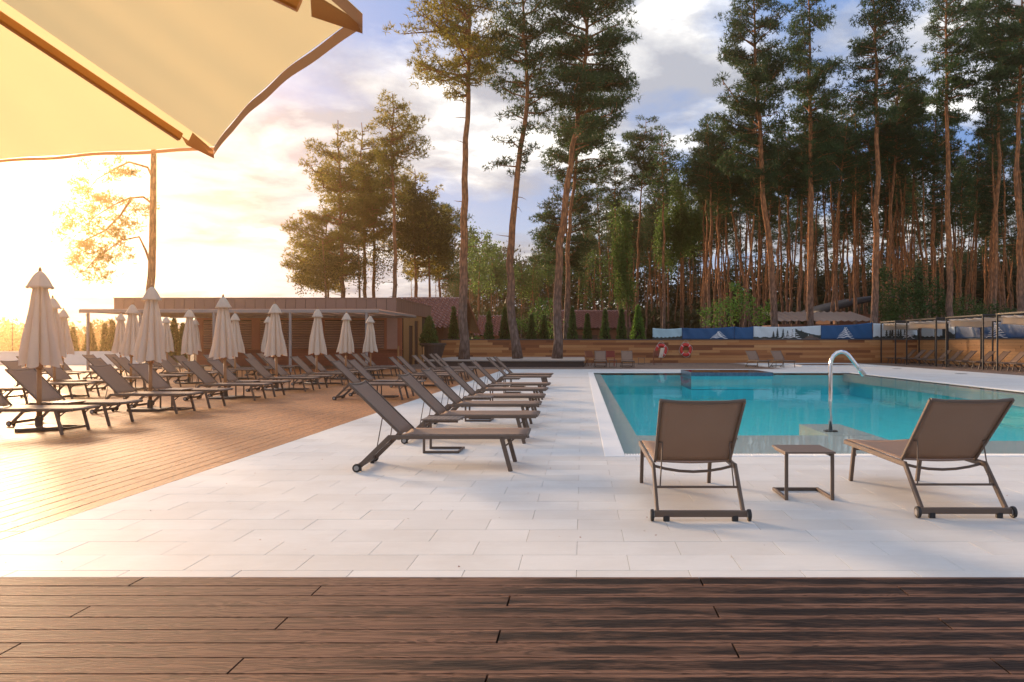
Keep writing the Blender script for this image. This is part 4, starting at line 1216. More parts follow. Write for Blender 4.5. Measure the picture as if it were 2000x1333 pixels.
MB().tube([(CC.x, CC.y, 0.0), (CC.x, CC.y, 3.12)], 0.038, 12).build('pole', M['pole_wood'], bp, world=True, smooth=True)
MB().lathe([(0.07, 2.93), (0.08, 2.96), (0.08, 3.02), (0.05, 3.04)], 14, (CC.x, CC.y, 0)).build('hub', M['pole_wood'], bp, world=True)
MB().bbox(CC.x-0.4, CC.x+0.4, CC.y-0.4, CC.y+0.4, 0.001, 0.06, 0.01).build('base', M['base_metal'], bp, world=True)

# litter on the tiles
lt = MB()
for i in range(150):
    y = rng.uniform(4.7, 16)**1.0; x = rng.uniform(-4, min(5, 863/F*y))
    if y > 9.4 and x > 0.2: continue
    s = rng.uniform(0.004, 0.012); a = rng.uniform(0, 6.28)
    lt.add([(x, y, 0.004), (x+s*math.cos(a), y+s*math.sin(a), 0.009), (x+s*math.cos(a+1.6), y+s*math.sin(a+1.6), 0.003), (x-s*0.5*math.cos(a+.8), y-s*.5*math.sin(a+.8), 0.005)], [(0, 1, 2), (0, 2, 3), (0, 3, 1)])
lt.build('leaf_litter', M['bar_wall'], kind='stuff')
# ================================================================== VEGETATION
nr = np.random.RandomState(11)
def unit(v): return v/np.maximum(np.linalg.norm(v, axis=-1, keepdims=True), 1e-6)
def tufts(C, per, length, width, up=0.35, out=None):
    C = np.repeat(np.asarray(C), per, axis=0); n = len(C)
    d = nr.normal(size=(n, 3)); d[:, 2] += up
    if out is not None: d += np.repeat(out, per, axis=0)*0.8
    d = unit(d); L = length*nr.uniform(0.6, 1.2, (n, 1))
    w = unit(np.cross(d, nr.normal(size=(n, 3))))*width*0.5
    return np.stack([C-w, C+w, C+d*L], 1)
def leaves(C, size, droop=0.0):
    C = np.asarray(C); n = len(C)
    d = nr.normal(size=(n, 3)); d[:, 2] -= droop; d = unit(d)*size*nr.uniform(0.6, 1.3, (n, 1))
    w = unit(np.cross(d, nr.normal(size=(n, 3))))*size*0.42
    a, b, c, e = C, C+d*0.5+w, C+d, C+d*0.5-w
    return np.concatenate([np.stack([a, b, c], 1), np.stack([a, c, e], 1)])
def pine_parts(trunk, prof, r0, nb=46, pads=4, per_pad=42, tuft=4, tl=0.30, tw=0.055, seed=0, stubs=6, padr=0.62, leafy=False):
    """trunk: list of xyz; prof: list of (z, r_left, r_right) crown reach"""
    rs = np.random.RandomState(seed); tr = np.array(trunk, float)
    zs = tr[:, 2]
    def TP(z): return np.array([np.interp(z, zs, tr[:, 0]), np.interp(z, zs, tr[:, 1]), z])
    H = zs[-1]; zz = np.linspace(zs[0], H, 22)
    pts = []
    for i, z in enumerate(zz):
        p = TP(z); 
        if 0 < i < 21: p[:2] += rs.normal(size=2)*0.05
        pts.append(tuple(p))
    rad = [r0*(1-0.86*(z-zs[0])/(H-zs[0])) * (1.25 if i == 0 else 1.0) for i, z in enumerate(zz)]
    tmb = MB().tube(pts, rad, 9)
    P = np.array(prof, float); P = P[P[:, 0].argsort()]
    z0, z1 = P[0, 0], P[-1, 0]
    lmb = MB(); cents = []
    w_ = np.interp(np.linspace(z0, z1, 50), P[:, 0], P[:, 1]+P[:, 2]); w_ = np.maximum(w_, 0.3)
    cdf = np.cumsum(w_); cdf /= cdf[-1]
    for i in range(nb):
        z = np.interp((i+rs.uniform(0, 1))/nb, cdf, np.linspace(z0, z1, 50))
        a = rs.uniform(0, 2*math.pi)
        ca = math.cos(a); rl, rr = np.interp(z, P[:, 0], P[:, 1]), np.interp(z, P[:, 0], P[:, 2])
        reach = (rl if ca < 0 else rr)*abs(ca) + 0.5*(rl+rr)*(1-abs(ca))
        L = reach*rs.uniform(0.65, 1.05)
        if L < 0.15: L = 0.15
        f = (z-z0)/max(0.1, z1-z0)
        rise = L*(0.12+0.45*f+rs.uniform(-0.15, 0.15))
        zb = z - rise*0.8
        zb = max(zb, zs[0]+0.5)
        o = TP(min(zb, H-0.05)); dx = np.array([ca, math.sin(a), 0])
        kink = np.array([rs.normal(), rs.normal(), rs.normal()])*0.10*L
        P1 = o+dx*L*0.45+np.array([0, 0, rise*0.35])+kink
        P2 = o+dx*L+np.array([0, 0, rise])
        lr = min(0.10, 0.025+0.022*L)
        lmb.tube([tuple(o), tuple(P1), tuple(P2)], [lr, lr*0.6, lr*0.2], 5, cap=False)
        npd = max(1, int(round(pads*min(1.4, 0.4+L/2.2))))
        for q in range(npd):
            t_ = 1.0 - (q/npd)*0.62
            b_ = (1-t_)**2*o + 2*t_*(1-t_)*(P1*2-(o+P2)/2) + t_*t_*P2
            off = rs.normal(size=3)*np.array([0.32, 0.32, 0.16])*min(1.4, 0.4+L/3)
            cents.append((b_+off, padr*rs.uniform(0.6, 1.15)*min(1.25, 0.55+L/3.5)))
            if q > 0:
                lmb.tube([tuple(b_), tuple(b_+off)], [lr*0.35, lr*0.15], 4, cap=False)
    for i in range(stubs):
        z = rs.uniform(zs[0]+0.35*(z0-zs[0]), z0); a = rs.uniform(0, 6.28); L = rs.uniform(0.3, 1.3)
        o = TP(z); lmb.tube([tuple(o), tuple(o+np.array([math.cos(a)*L*0.6, math.sin(a)*L*0.6, 0.05])), tuple(o+np.array([math.cos(a)*L, math.sin(a)*L, -0.25+rs.uniform(0, .4)]))], [0.03, 0.02, 0.008], 4, cap=False)
    Cc = []; Oo = []
    for c, r_ in cents:
        n = max(8, int((0.58 if leafy else 0.72)*per_pad*(r_/padr)**2))
        q = unit(rs.normal(size=(n, 3)))*rs.uniform(0.25, 1, (n, 1))**0.6
        Cc.append(c+q*np.array([r_, r_, r_*0.45])); Oo.append(q)
    Cc = np.concatenate(Cc); Oo = np.concatenate(Oo)
    V = tufts(Cc, tuft, tl, tw, 0.5, Oo)
    return tmb, lmb, V
def tree_thing(name, label, group, tmb, lmb, V, base, leaf='needles', cat='tree', shared=None):
    o = thing(name, label, cat, base, group=group)
    if tmb: tmb.build('trunk', M['bark'], o, smooth=True)
    if lmb and lmb.v: lmb.build('limbs', M['bark'], o, kind='stuff')
    if V is not None: mesh_obj('crown', soup('crown', V, M[leaf]), None, o)
    return o
def near_pine(D, tpx, prof_px, r0, label, group, base_z=0.0, leaf='needles', **k):
    tr = [W(x, y, D) for x, y in tpx]
    tr[0].z = base_z
    b0 = Vector((tr[0].x, D, base_z))
    trunk = [tuple(Vector(p)-b0) for p in tr]
    trunk.sort(key=lambda q: q[2])
    sc = D/F
    pr_ = []
    for y, xl, xr in prof_px:
        z = CH+(PY-y)*sc
        xc = np.interp(z-base_z, [q[2] for q in trunk], [q[0] for q in trunk])+b0.x
        pr_.append((z-base_z, max(0.2, xc-GX(xl, D)), max(0.2, GX(xr, D)-xc)))
    kw = dict(nb=46, pads=4, per_pad=42); kw.update(k); kw['leafy'] = leaf == 'needles_backlit_tint'
    tm_, lm_, V = pine_parts(trunk, pr_, r0, **kw)
    return tree_thing('pine_tree', label, group, tm_, lm_, V, tuple(b0), leaf)
gt = 'tall pines standing in and behind the planter'
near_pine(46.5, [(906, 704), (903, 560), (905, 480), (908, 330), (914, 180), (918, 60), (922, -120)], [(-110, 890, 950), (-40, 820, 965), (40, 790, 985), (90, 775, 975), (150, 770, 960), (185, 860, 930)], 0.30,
          'straight tall pine rising from the left end of the planter bench', gt, 0.42, 'needles_backlit_tint', seed=1, nb=52, per_pad=30, padr=0.55)
near_pine(48.5, [(1011, 702), (1000, 600), (996, 500), (1004, 400), (1020, 270), (1032, 200), (1030, 120), (1020, 0), (1015, -80)], [(-70, 1000, 1050), (0, 960, 1085), (80, 945, 1095), (160, 960, 1100), (225, 985, 1080), (250, 990, 1040), (320, 945, 1040), (345, 985, 1020)], 0.29,
          'bent tall pine from the middle of the planter bench with drooping left limb', gt, 0.42, seed=2, nb=54, per_pad=32, padr=0.55)
near_pine(48.8, [(1088, 702), (1088, 600), (1095, 470), (1110, 350), (1130, 220), (1145, 100), (1152, 0), (1156, -90)], [(-80, 1130, 1180), (0, 1070, 1235), (90, 1065, 1245), (170, 1075, 1252), (240, 1100, 1225), (290, 1120, 1195)], 0.30,
          'leaning tall pine at the right end of the planter bench', gt, 0.42, seed=3, nb=66, per_pad=44)
near_pine(62, [(1106, 640), (1110, 480), (1120, 350), (1135, 230), (1140, 160)], [(160, 1115, 1160), (240, 1080, 1200), (300, 1060, 1215), (350, 1080, 1190)], 0.26,
          'pine standing close behind the leaning planter pine', gt, 0, seed=4, nb=34)
near_pine(70, [(1118, 640), (1108, 500), (1105, 400), (1108, 325)], [(325, 1085, 1130), (390, 1050, 1160), (460, 1030, 1175), (500, 1030, 1150), (540, 1060, 1140)], 0.2, 'bushy shorter pine crown between the leaning pines', gt, 0, seed=5, nb=40)
# left group
gl_ = 'pines beyond the pool bar'
near_pine(64, [(668, 640), (667, 480), (664, 380), (660, 235)], [(238, 645, 680), (300, 600, 700), (350, 580, 720), (400, 575, 715), (450, 590, 705), (500, 552, 700), (540, 560, 690)], 0.24, 'wide low crowned pine at the left of the group behind the bar', gl_, 0, 'needles_backlit_tint', seed=6, nb=64, per_pad=40)
near_pine(66, [(714, 640), (712, 500), (708, 380), (706, 240)], [(242, 690, 725), (300, 670, 750), (380, 660, 770), (430, 670, 760), (470, 680, 750)], 0.2, 'second pine from the left behind the bar roof', gl_, 0, 'needles_backlit_tint', seed=7, nb=50)
near_pine(67, [(732, 640), (730, 480), (735, 380), (742, 290)], [(290, 730, 765), (350, 700, 790), (420, 690, 800), (480, 700, 790)], 0.2, 'slim pine close to the pale trunked pine behind the bar', gl_, 0, 'needles_backlit_tint', seed=8, nb=40)
near_pine(58, [(771, 640), (770, 480), (767, 330), (766, 183)], [(184, 750, 782), (230, 728, 812), (260, 735, 840), (300, 740, 838), (340, 730, 800), (385, 740, 800)], 0.21, 'tallest pine of the group behind the bar with small pointed crown', gl_, 0, 'needles_backlit_tint', seed=9, nb=44, per_pad=34)
near_pine(68, [(815, 640), (812, 500), (810, 330)], [(330, 790, 835), (380, 770, 880), (440, 760, 900), (500, 790, 895), (540, 800, 880)], 0.2, 'broad pine at the right of the group behind the bar', gl_, 0, 'needles_backlit_tint', seed=10, nb=56)
near_pine(72, [(860, 640), (858, 520), (850, 400)], [(395, 830, 880), (440, 820, 905), (500, 830, 915), (540, 840, 900)], 0.18, 'shorter pine near the tiled house roof', gl_, 0, 'needles', seed=12, nb=40)
near_pine(66, [(640, 640), (640, 520), (636, 400)], [(395, 615, 650), (450, 570, 680), (520, 556, 690), (560, 560, 680)], 0.14, 'small leafy pine lowest at the left of the group behind the bar', gl_, 0, 'needles_backlit_tint', seed=13, nb=44)
# lone pine on the left, its lower limbs reaching left only
D = 50.0; b0 = Vector((GX(294, D), D, 0))
def LP(x, y, dy=0.0): return tuple(W(x, y, D)+Vector((0, dy, 0))-b0)
tmb = MB().tube([(0, 0, 0), LP(294, 590), LP(293, 565), LP(296, 540), LP(298, 480), LP(299, 400), LP(300, 310), LP(301, 200), LP(302, 90), LP(303, 0)], [0.30, 0.26, 0.25, 0.24, 0.22, 0.20, 0.17, 0.13, 0.09, 0.04], 10)
lmb = MB(); rs = np.random.RandomState(5); cents = []
for pts in ([(299, 345), (285, 326), (255, 318), (225, 326), (190, 350), (160, 385)], [(298, 400), (280, 385), (255, 388), (225, 402), (190, 425), (150, 455)], [(296, 520), (288, 490), (268, 462), (240, 470), (210, 490), (180, 520)],
            [(255, 388), (235, 420), (205, 450), (170, 470), (140, 490)], [(210, 490), (190, 505), (170, 530)]):
    lmb.tube([LP(x, y, rs.uniform(-.3, .3)) for x, y in pts], [0.085*(1-0.8*i/(len(pts)-1)) for i in range(len(pts))], 6, cap=False)
for (x, y, rx, ry, n) in ((205, 335, 30, 9, 9), (240, 328, 18, 7, 4), (165, 360, 26, 14, 9), (185, 385, 26, 12, 7), (160, 400, 22, 18, 8), (235, 398, 38, 9, 9), (265, 405, 18, 10, 4), (230, 425, 36, 12, 10), (175, 425, 30, 12, 8), (145, 450, 18, 20, 8),
                         (195, 455, 34, 10, 8), (240, 455, 24, 16, 7), (160, 480, 26, 16, 9), (215, 485, 36, 12, 9), (190, 510, 34, 12, 9), (150, 510, 20, 14, 6), (178, 538, 26, 8, 6), (235, 500, 14, 10, 3), (135, 425, 12, 14, 3)):
    for _ in range(n):
        p = LP(x+rs.uniform(-rx, rx), y+rs.uniform(-ry, ry), rs.uniform(-1.6, 1.6)); cents.append(np.array(p))
        q = np.array(p)+rs.normal(size=3)*0.5; lmb.tube([p, tuple(q)], [0.018, 0.008], 4, cap=False)
for i in range(60):
    z = rs.uniform(15.5, 24); a = rs.uniform(0, 6.28); r_ = rs.uniform(0.5, 2.6)*(1.2-(z-15)/14); cents.append(np.array([0.2+r_*math.cos(a), r_*math.sin(a), z]))
C = np.concatenate([c+rs.normal(size=(20, 3))*np.array([0.26, 0.26, 0.15]) for c in cents])
tree_thing('pine_tree', 'lone pine with its lower limbs reaching left only, behind the pergola', 'lone pines', tmb, lmb, tufts(C, 4, 0.26, 0.05, 0.5), tuple(b0), 'needles_backlit_tint')
# right group
gr_ = 'tall pines at the forest edge on the right'
near_pine(58, [(1516, 640), (1506, 500), (1490, 380), (1483, 230), (1476, 100), (1470, -60)], [(-60, 1440, 1510), (20, 1415, 1530), (100, 1405, 1535), (190, 1390, 1535), (250, 1400, 1540), (330, 1430, 1520), (370, 1440, 1500)], 0.30, 'curved tall pine left of the other big pines on the right', gr_, 0, seed=15, nb=72, per_pad=46)
near_pine(60, [(1583, 650), (1584, 480), (1585, 350), (1582, 200), (1580, -40)], [(-50, 1560, 1610), (30, 1545, 1640), (110, 1540, 1655), (180, 1545, 1665), (250, 1550, 1640), (330, 1560, 1640), (370, 1570, 1620)], 0.30, 'straight orange trunked pine in the middle of the right group', gr_, 0, seed=16, nb=66, per_pad=46)
near_pine(66, [(1574, 640), (1578, 500), (1580, 380), (1572, 250)], [(240, 1555, 1590), (320, 1530, 1610), (380, 1540, 1610)], 0.2, 'thin pine just behind the straight orange trunked pine', gr_, 0, seed=17, nb=30)
near_pine(57, [(1706, 650), (1710, 500), (1713, 350), (1712, 180), (1705, -60)], [(-60, 1680, 1730), (0, 1655, 1770), (70, 1655, 1770), (130, 1660, 1765), (200, 1650, 1750), (240, 1690, 1740)], 0.30, 'tall grey trunked pine right of the straight orange one', gr_, 0, seed=18, nb=56, per_pad=40)
near_pine(68, [(1733, 640), (1738, 420), (1750, 280), (1758, 120)], [(110, 1735, 1785), (180, 1715, 1810), (240, 1700, 1815), (310, 1720, 1800)], 0.24, 'leaning pine behind the grey trunked pine', gr_, 0, seed=19, nb=44)
near_pine(58, [(1856, 650), (1853, 450), (1850, 300), (1848, 60), (1846, -60)], [(-60, 1820, 1870), (0, 1810, 1900), (80, 1805, 1900), (170, 1815, 1910), (230, 1825, 1900)], 0.28, 'straight pine rising beside the dark bush on the right', gr_, 0, seed=20, nb=50, per_pad=44)
near_pine(56, [(1990, 660), (1992, 480), (1985, 350), (1992, 200), (1998, -60)], [(-60, 1960, 2040), (30, 1930, 2060), (120, 1925, 2070), (200, 1950, 2060)], 0.28, 'crooked pine at the right edge of the picture', gr_, 0, seed=21, nb=50, per_pad=44)
near_pine(62, [(1936, 660), (1945, 450), (1950, 300), (1952, -50)], [(-50, 1900, 1990), (60, 1885, 2010), (150, 1890, 2000), (260, 1920, 1990)], 0.24, 'pine second from the right edge of the picture', gr_, 0, seed=22, nb=50, per_pad=44)
near_pine(74, [(1242, 640), (1248, 450), (1255, 330), (1262, 232)], [(232, 1245, 1280), (270, 1215, 1300), (320, 1205, 1305), (370, 1225, 1290)], 0.17, 'slim pine with a rounded crown left of the forest edge', gr_, 0, seed=23, nb=36)
near_pine(76, [(1215, 640), (1205, 480), (1200, 380), (1200, 290)], [(280, 1190, 1210), (320, 1165, 1225), (400, 1165, 1225)], 0.15, 'thin pine with sparse crown left of the rounded one', gr_, 0, seed=24, nb=26)
near_pine(72, [(1378, 640), (1379, 450), (1380, 340), (1380, 230)], [(226, 1370, 1395), (280, 1340, 1415), (330, 1328, 1430), (390, 1345, 1420)], 0.18, 'pointed pine at the left edge of the forest', gr_, 0, seed=25, nb=44)

# ---- generic forest pines, copied
protos = []
for s in range(7):
    H = 20+s*0.9; rs = random.Random(50+s)
    lean = rs.uniform(-0.6, 0.6)
    tr = [(0, 0, 0), (lean*0.4+rs.uniform(-.2, .2), 0.1, H*0.3), (lean*0.8+rs.uniform(-.3, .3), 0, H*0.6), (lean, 0, H)]
    cr = 0.66+0.06*(s % 3)
    pf = [(H*cr, 0.9, 0.9), (H*(cr+0.07), 1.5, 1.4), (H*(cr+0.15), 1.6, 1.6), (H*0.93, 1.2, 1.2), (H*1.01, 0.4, 0.4)]
    tm_, lm_, V = pine_parts(tr, pf, 0.17, nb=32, pads=3, per_pad=24, tuft=4, tl=0.34, tw=0.07, seed=60+s, stubs=8)
    protos.append(tree_thing('pine_tree', 'x', 'x', tm_, lm_, V, (0, 0, 0)))
pused = [False]*7
def fpine(x, y, sc, label, grp, k=None, leaf=None):
    k = rng.randrange(7) if k is None else k
    o = protos[k] if not pused[k] else copy_tree(protos[k]); pused[k] = True
    o.location = (x, y, 0); o.scale = (sc*rng.uniform(0.9, 1.1), sc*rng.uniform(0.9, 1.1), sc)
    o.rotation_euler = (R(rng.gauss(0, 2.2)), R(rng.gauss(0, 3.2)), rng.uniform(0, 6.28)); o['label'] = label; o['group'] = grp
for k in range(7):
    fpine(GX(1300+k*85, 66+k), 66+k, 1.0, 'slender pine of the nearest rows of the forest on the right', 'slender pines of the near forest rows', k)
placed = []
def scatter(n, px0, px1, D0_, D1_, s0, s1, label, grp, mind=1.3):
    c = 0; tries = 0
    while c < n and tries < n*30:
        tries += 1
        D = rng.uniform(D0_, D1_); px = rng.uniform(px0, px1); x = GX(px, D)
        if any((x-a)**2+(D-b_)**2 < mind**2 for a, b_ in placed): continue
        placed.append((x, D)); fpine(x, D, rng.uniform(s0, s1), label, grp); c += 1
scatter(60, 1380, 2130, 66, 84, 0.85, 1.12, 'slender pine of the nearest rows of the forest on the right', 'slender pines of the near forest rows', 1.9)
scatter(105, 1290, 2130, 84, 125, 0.85, 1.15, 'distant slender pine trunk deep in the forest on the right', 'pines deep in the forest')
scatter(50, 1130, 1420, 88, 130, 0.72, 0.95, 'distant slender pine behind the tiled house and thujas', 'pines behind the thuja row')
scatter(34, 800, 1130, 95, 135, 0.52, 0.72, 'distant pine behind the gable roofed house', 'pines behind the gable roofed house')

# ---- distant forest as one mass
Cf = []
for (px0, px1, top0, top1, D) in ((1120, 1300, 470, 380, 140), (1300, 2150, 520, 470, 138), (880, 1130, 470, 480, 150), (1700, 2150, 520, 440, 126)):
    for i in range(int((px1-px0)*3.2)):
        px = rng.uniform(px0, px1); u = (px-px0)/(px1-px0)
        top = (top0+(top1-top0)*u) + rng.uniform(0, 60)
        zt = CH+(PY-top)*D/F
        f = rng.uniform(0.10 if top > 380 else 0.35, 1)
        cz = zt*f; c0 = np.array([GX(px, D), D+rng.uniform(-5, 5), cz])
        Cf.append(c0+nr.normal(size=(22, 3))*np.array([0.9, 0.9, 0.55]))
V1 = tufts(np.concatenate(Cf), 2, 0.7, 0.30, 0.3)
# understory from the ground up
Cu = []
for i in range(1500):
    D = rng.uniform(100, 140); px = rng.uniform(1180, 2150)
    Cu.append(np.array([GX(px, D), D, rng.uniform(0.3, 5.5)])+nr.normal(size=(20, 3))*np.array([1.1, 1.1, 0.8]))
for i in range(260):
    D = rng.uniform(100, 140); px = rng.uniform(880, 1180)
    Cu.append(np.array([GX(px, D), D, rng.uniform(0.3, 5.5)])+nr.normal(size=(20, 3))*np.array([1.1, 1.1, 0.8]))
for i in range(2600):
    D = rng.uniform(118, 145); px = rng.uniform(1240, 2180)
    Cu.append(np.array([GX(px, D), D, rng.uniform(0.0, 6.5)])+nr.normal(size=(9, 3))*np.array([1.1, 1.1, 0.8]))
V2 = tufts(np.concatenate(Cu), 2, 0.85, 0.5, 0.2)
ob = mesh_obj('distant_forest', soup('distant_forest', np.concatenate([V1, V2]), M['far_leaf']), None, None, 'stuff')
# pale distant tree line at far left
Cu = []
for i in range(700):
    D = rng.uniform(150, 185); px = rng.uniform(-60, 420)
    h = 3.9+1.3*math.sin(px*0.07)+1.2*math.sin(px*0.23)
    Cu.append(np.array([GX(px, D), D, rng.uniform(0.0, max(1, h))])+nr.normal(size=(16, 3))*np.array([1.6, 1.2, 0.7]))
mesh_obj('distant_tree_line', soup('distant_tree_line', tufts(np.concatenate(Cu), 2, 0.85, 0.45, 0.2), M['far_leaf']), None, None, 'stuff')

# ---- birches and bushes
def leaf_tree(name, label, grp, D, trunks, blobs, leafsize, mat, density=1.0, weep=0.0, cat='tree'):
    """trunks: list of px polylines; blobs: (px, py, rx_px, ry_px)"""
    bx0 = GX(trunks[0][0][0], D) if trunks else GX(blobs[0][0], D)
    base = Vector((bx0, D, 0)); o = thing(name, label, cat, tuple(base), group=grp)
    tmb = MB()
    for tp in trunks:
        pts = [W(x, y, D)-base for x, y in tp]; pts[0].z = 0
        n = len(pts); tmb.tube(pts, [0.13*(1-0.75*i/(n-1)) for i in range(n)], 7)
    if trunks: tmb.build('trunk', M['bark'], o, smooth=True)
    Vv = []
    for (px, py, rx, ry) in blobs:
        c = np.array(W(px, py, D)-base); a, b_ = rx*D/F, ry*D/F
        vol = a*a*b_
        n = int(density*190*(a*b_)**0.9)+30
        q = unit(nr.normal(size=(n, 3)))*nr.uniform(0.1, 1, (n, 1))**0.45
        # clumpy: pull leaves to sub-centres
        sub = unit(nr.normal(size=(max(6, n//26), 3)))*nr.uniform(0.35, 1, (max(6, n//26), 1))**0.5
        q = q*0.42 + sub[nr.randint(len(sub), size=n)]*0.78
        C = c+q*np.array([a, a*0.8, b_])
        if weep:
            k = nr.rand(n) < 0.8
            st = C[k]; m_ = len(st)
            lens = nr.uniform(0.5, 1.0, m_)*weep
            reps = 7
            C2 = np.repeat(st, reps, axis=0); dz = np.tile(np.linspace(0, 1, reps), m_)*np.repeat(lens, reps)
            C2 = C2+nr.normal(size=C2.shape)*0.05; C2[:, 2] -= dz
            C = np.concatenate([C, C2])
        C[:, 2] = np.maximum(C[:, 2], 0.1)
        Vv.append(leaves(C, leafsize, 0.6 if weep else 0.1))
    mesh_obj('crown', soup('crown', np.concatenate(Vv), M[mat]), None, o)
    return o
gb = 'weeping birches beyond the pool bar'
leaf_tree('birch_tree', 'weeping yellow leaved birch lowest at the left behind the bar', gb, 60, [[(640, 680), (636, 560), (630, 470)]], [(625, 500, 45, 30), (590, 515, 28, 22), (650, 520, 36, 26)], 0.13, 'birch_warm', 0.55, 2.4)
leaf_tree('birch_tree', 'weeping birch between the bar roof and the pale trunked pine', gb, 62, [[(706, 680), (702, 560), (700, 480)]], [(705, 500, 30, 24), (740, 480, 34, 40)], 0.13, 'birch_warm', 0.5, 2.6)
leaf_tree('birch_tree', 'dense weeping birch right of the pale trunked pine', gb, 66, [[(808, 680), (812, 540), (806, 400)], [(842, 680), (838, 500), (832, 420)]], [(800, 430, 46, 60), (840, 440, 46, 52), (820, 390, 36, 34), (870, 470, 28, 34)], 0.16, 'birch_warm', 0.9, 2.6)
gb2 = 'green birches at the forest edge'
leaf_tree('birch_tree', 'green birch behind the tallest bright thuja', gb2, 70, [[(1228, 680), (1224, 500), (1218, 400)]], [(1212, 430, 26, 40), (1216, 490, 26, 50), (1222, 560, 24, 40)], 0.17, 'birch_leaf', 0.8, 1.6)
leaf_tree('birch_tree', 'pale green weeping birch in the gap left of the pointed pine', gb2, 78, [[(1330, 680), (1330, 500), (1328, 380)]], [(1325, 360, 26, 36), (1318, 430, 40, 50), (1345, 440, 32, 60), (1300, 470, 30, 50)], 0.18, 'birch_leaf', 0.8, 2.0)
leaf_tree('birch_tree', 'round green broadleaf tree behind the tiled house', gb2, 98, [[(960, 680), (960, 560), (962, 500)]], [(960, 510, 36, 40), (985, 540, 30, 40), (935, 540, 26, 36), (920, 470, 22, 34)], 0.26, 'birch_leaf', 1.1)
leaf_tree('birch_tree', 'green broadleaf tree between bent and leaning pines in the distance', gb2, 100, [[(1040, 680), (1040, 560), (1042, 520)]], [(1030, 555, 36, 36), (1060, 530, 30, 36)], 0.26, 'birch_leaf', 1.0)
leaf_tree('birch_tree', 'yellow green broadleaf tree behind the gable of the tiled house', gb2, 88, [[(935, 680), (935, 560), (938, 500)]], [(930, 500, 24, 34), (955, 475, 22, 26), (945, 550, 26, 36)], 0.22, 'birch_leaf', 1.1)
leaf_tree('birch_tree', 'fresh green tree right of the leaning planter pine', gb2, 84, [[(1160, 680), (1160, 560), (1163, 500)]], [(1160, 520, 28, 34), (1180, 560, 26, 40), (1145, 575, 22, 34)], 0.20, 'birch_leaf', 1.0)
leaf_tree('bush', 'bright green leafy bush behind the left banners', 'bushes behind the wall', 59, [], [(1420, 610, 44, 30), (1450, 590, 34, 34), (1385, 620, 30, 22), (1480, 615, 34, 24), (1440, 560, 20, 18), (1500, 600, 22, 20)], 0.17, 'bush_leaf', 1.3, cat='bush')
leaf_tree('bush', 'large dark green bush right of the charcoal roof', 'bushes behind the wall', 60, [], [(1745, 580, 40, 46), (1790, 560, 48, 42), (1820, 590, 40, 40), (1770, 610, 60, 30), (1728, 545, 22, 24), (1850, 600, 26, 30), (1735, 620, 30, 26)], 0.17, 'bush_dark', 1.7, cat='bush')
leaf_tree('bush', 'low dark bush at the right end of the boarded wall', 'bushes behind the wall', 61, [], [(1890, 600, 36, 26), (1940, 610, 40, 22), (1990, 612, 40, 20), (1870, 625, 30, 20)], 0.16, 'bush_dark', 1.5, cat='bush')
leaf_tree('bush', 'light leaved spreading bush between the bent and leaning pines', 'bushes behind the wall', 60, [], [(1050, 610, 30, 26), (1075, 600, 26, 22), (1035, 635, 34, 26), (1080, 640, 30, 22), (1015, 640, 20, 20), (1055, 585, 16, 12)], 0.14, 'bush_leaf', 1.1, cat='bush')
leaf_tree('bush', 'small pale green shrub beside the brown gable wall', 'bushes behind the wall', 57, [], [(922, 660, 12, 6), (932, 662, 10, 6)], 0.10, 'bush_leaf', 1.6, cat='bush')

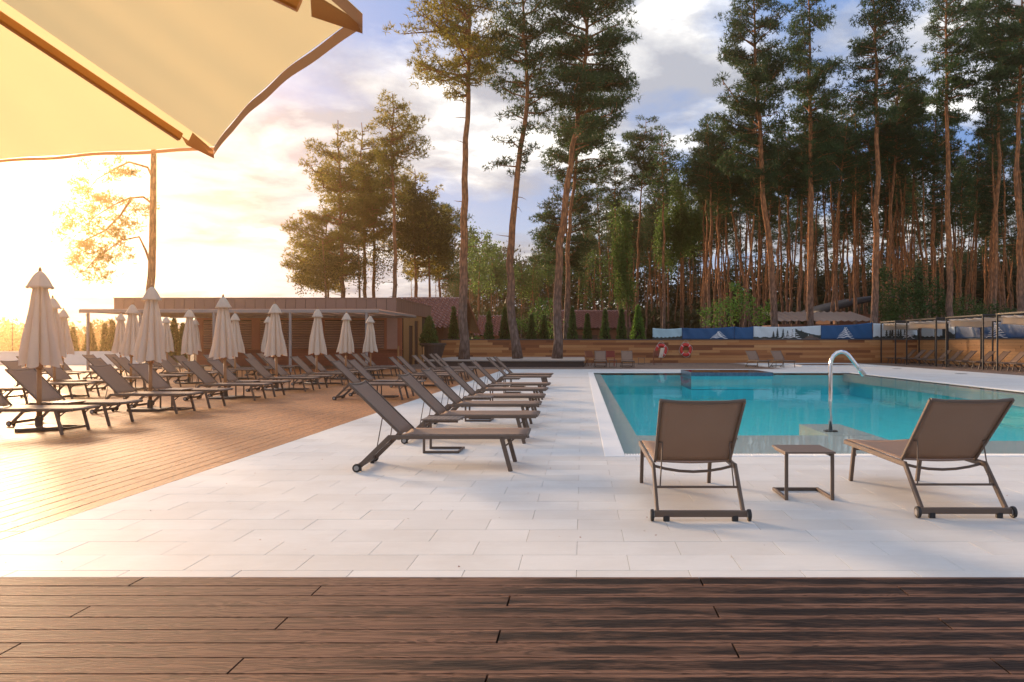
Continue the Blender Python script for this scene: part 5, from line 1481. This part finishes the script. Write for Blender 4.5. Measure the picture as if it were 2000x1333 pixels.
# ---- thujas
def thuja(px, ytop, ybot, D, halfpx, label, grp, z0=None, mat='thuja'):
    zb = 0.0 if z0 is None else z0; zt = CH+(PY-ytop)*D/F; h = zt-zb; r_ = halfpx*D/F
    o = thing('thuja', label, 'thuja', (GX(px, D), D, zb), group=grp)
    MB().tube([(0, 0, 0), (0, 0, h*0.3)], 0.05, 6).build('trunk', M['bark'], o)
    def rad(u): return r_*(np.clip(1-u, 0, 1)**0.85)*np.where(u < 0.12, 0.75+2*u, 1.0)
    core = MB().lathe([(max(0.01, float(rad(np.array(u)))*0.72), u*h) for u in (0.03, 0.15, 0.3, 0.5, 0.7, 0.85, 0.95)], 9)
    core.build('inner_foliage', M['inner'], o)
    n = int(1500*max(0.6, h*r_*0.35)); u = nr.uniform(0, 1, n)**1.25; a = nr.uniform(0, 2*math.pi, n)
    ridge = 1+0.16*np.sin(a*5+u*9+px)+0.10*np.sin(a*11+px*2+u*21); rr = rad(u)*ridge*nr.uniform(0.78, 1.06, n)+0.02
    C = np.stack([rr*np.cos(a), rr*np.sin(a), u*h*0.97], 1); O = np.stack([np.cos(a), np.sin(a), np.full(n, 0.9)], 1)
    mesh_obj('crown', soup('crown', tufts(C, 3, 0.20, 0.09, 0.9, O*1.2), M[mat]), None, o)
gth = 'conical thujas behind the boarded wall'
ths = [(886, 598, 13, 'in front of the tiled roof slope'), (955, 608, 13, 'right of the brown gable'), (986, 600, 16, 'left of the bent pine'), (1038, 612, 13, 'dark one right of the bent pine'), (1063, 615, 12, 'dark one left of the leaning pine'),
       (1118, 600, 13, 'first right of the leaning pine'), (1147, 612, 12, 'second right of the leaning pine'), (1182, 604, 14, 'third right of the leaning pine'), (1214, 602, 14, 'fourth right of the leaning pine')]
for px, yt, hw, lab in ths:
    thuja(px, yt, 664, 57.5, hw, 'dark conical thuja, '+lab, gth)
thuja(1246, 595, 664, 58, 19, 'largest bright green thuja at the right end of the thuja row', gth, mat='bush_leaf')
thuja(838, 620, 665, 46.5, 17, 'thuja growing in the dark tapered pot by the bar', 'potted thujas', 1.27)
glt = 'conical thujas beyond the white wall on the left'
for px, yt, hw, lab in ((143, 640, 10, 'narrow thuja leftmost beyond the white wall'), (176, 630, 13, 'thuja beyond the white wall just left of the pergola post'), (205, 632, 9, 'left one of the touching pair of thujas'), (219, 624, 9, 'right one of the touching pair of thujas'),
                        (340, 622, 15, 'thuja behind the pergola, left of the bar wall'), (357, 632, 9, 'small thuja touching the bar wall'), (300, 634, 12, 'thuja half hidden behind the second front row parasol')):
    thuja(px, yt, 687, 56, hw, lab, glt)
HAZE_D = 0.0009
# ================================================================== AIR
hz = MB().box(-200, 200, -40, 200, -1.2, 36).build('haze', None, kind='stuff')
t = NT('sunlit morning haze')
vs = t.n('ShaderNodeVolumePrincipled')
vs.inputs['Color'].default_value = (1.0, 0.68, 0.36, 1)
vs.inputs['Density'].default_value = HAZE_D
vs.inputs['Anisotropy'].default_value = 0.91
t.l(vs.outputs[0], t.out.inputs['Volume'])
hz.data.materials.append(t.m)
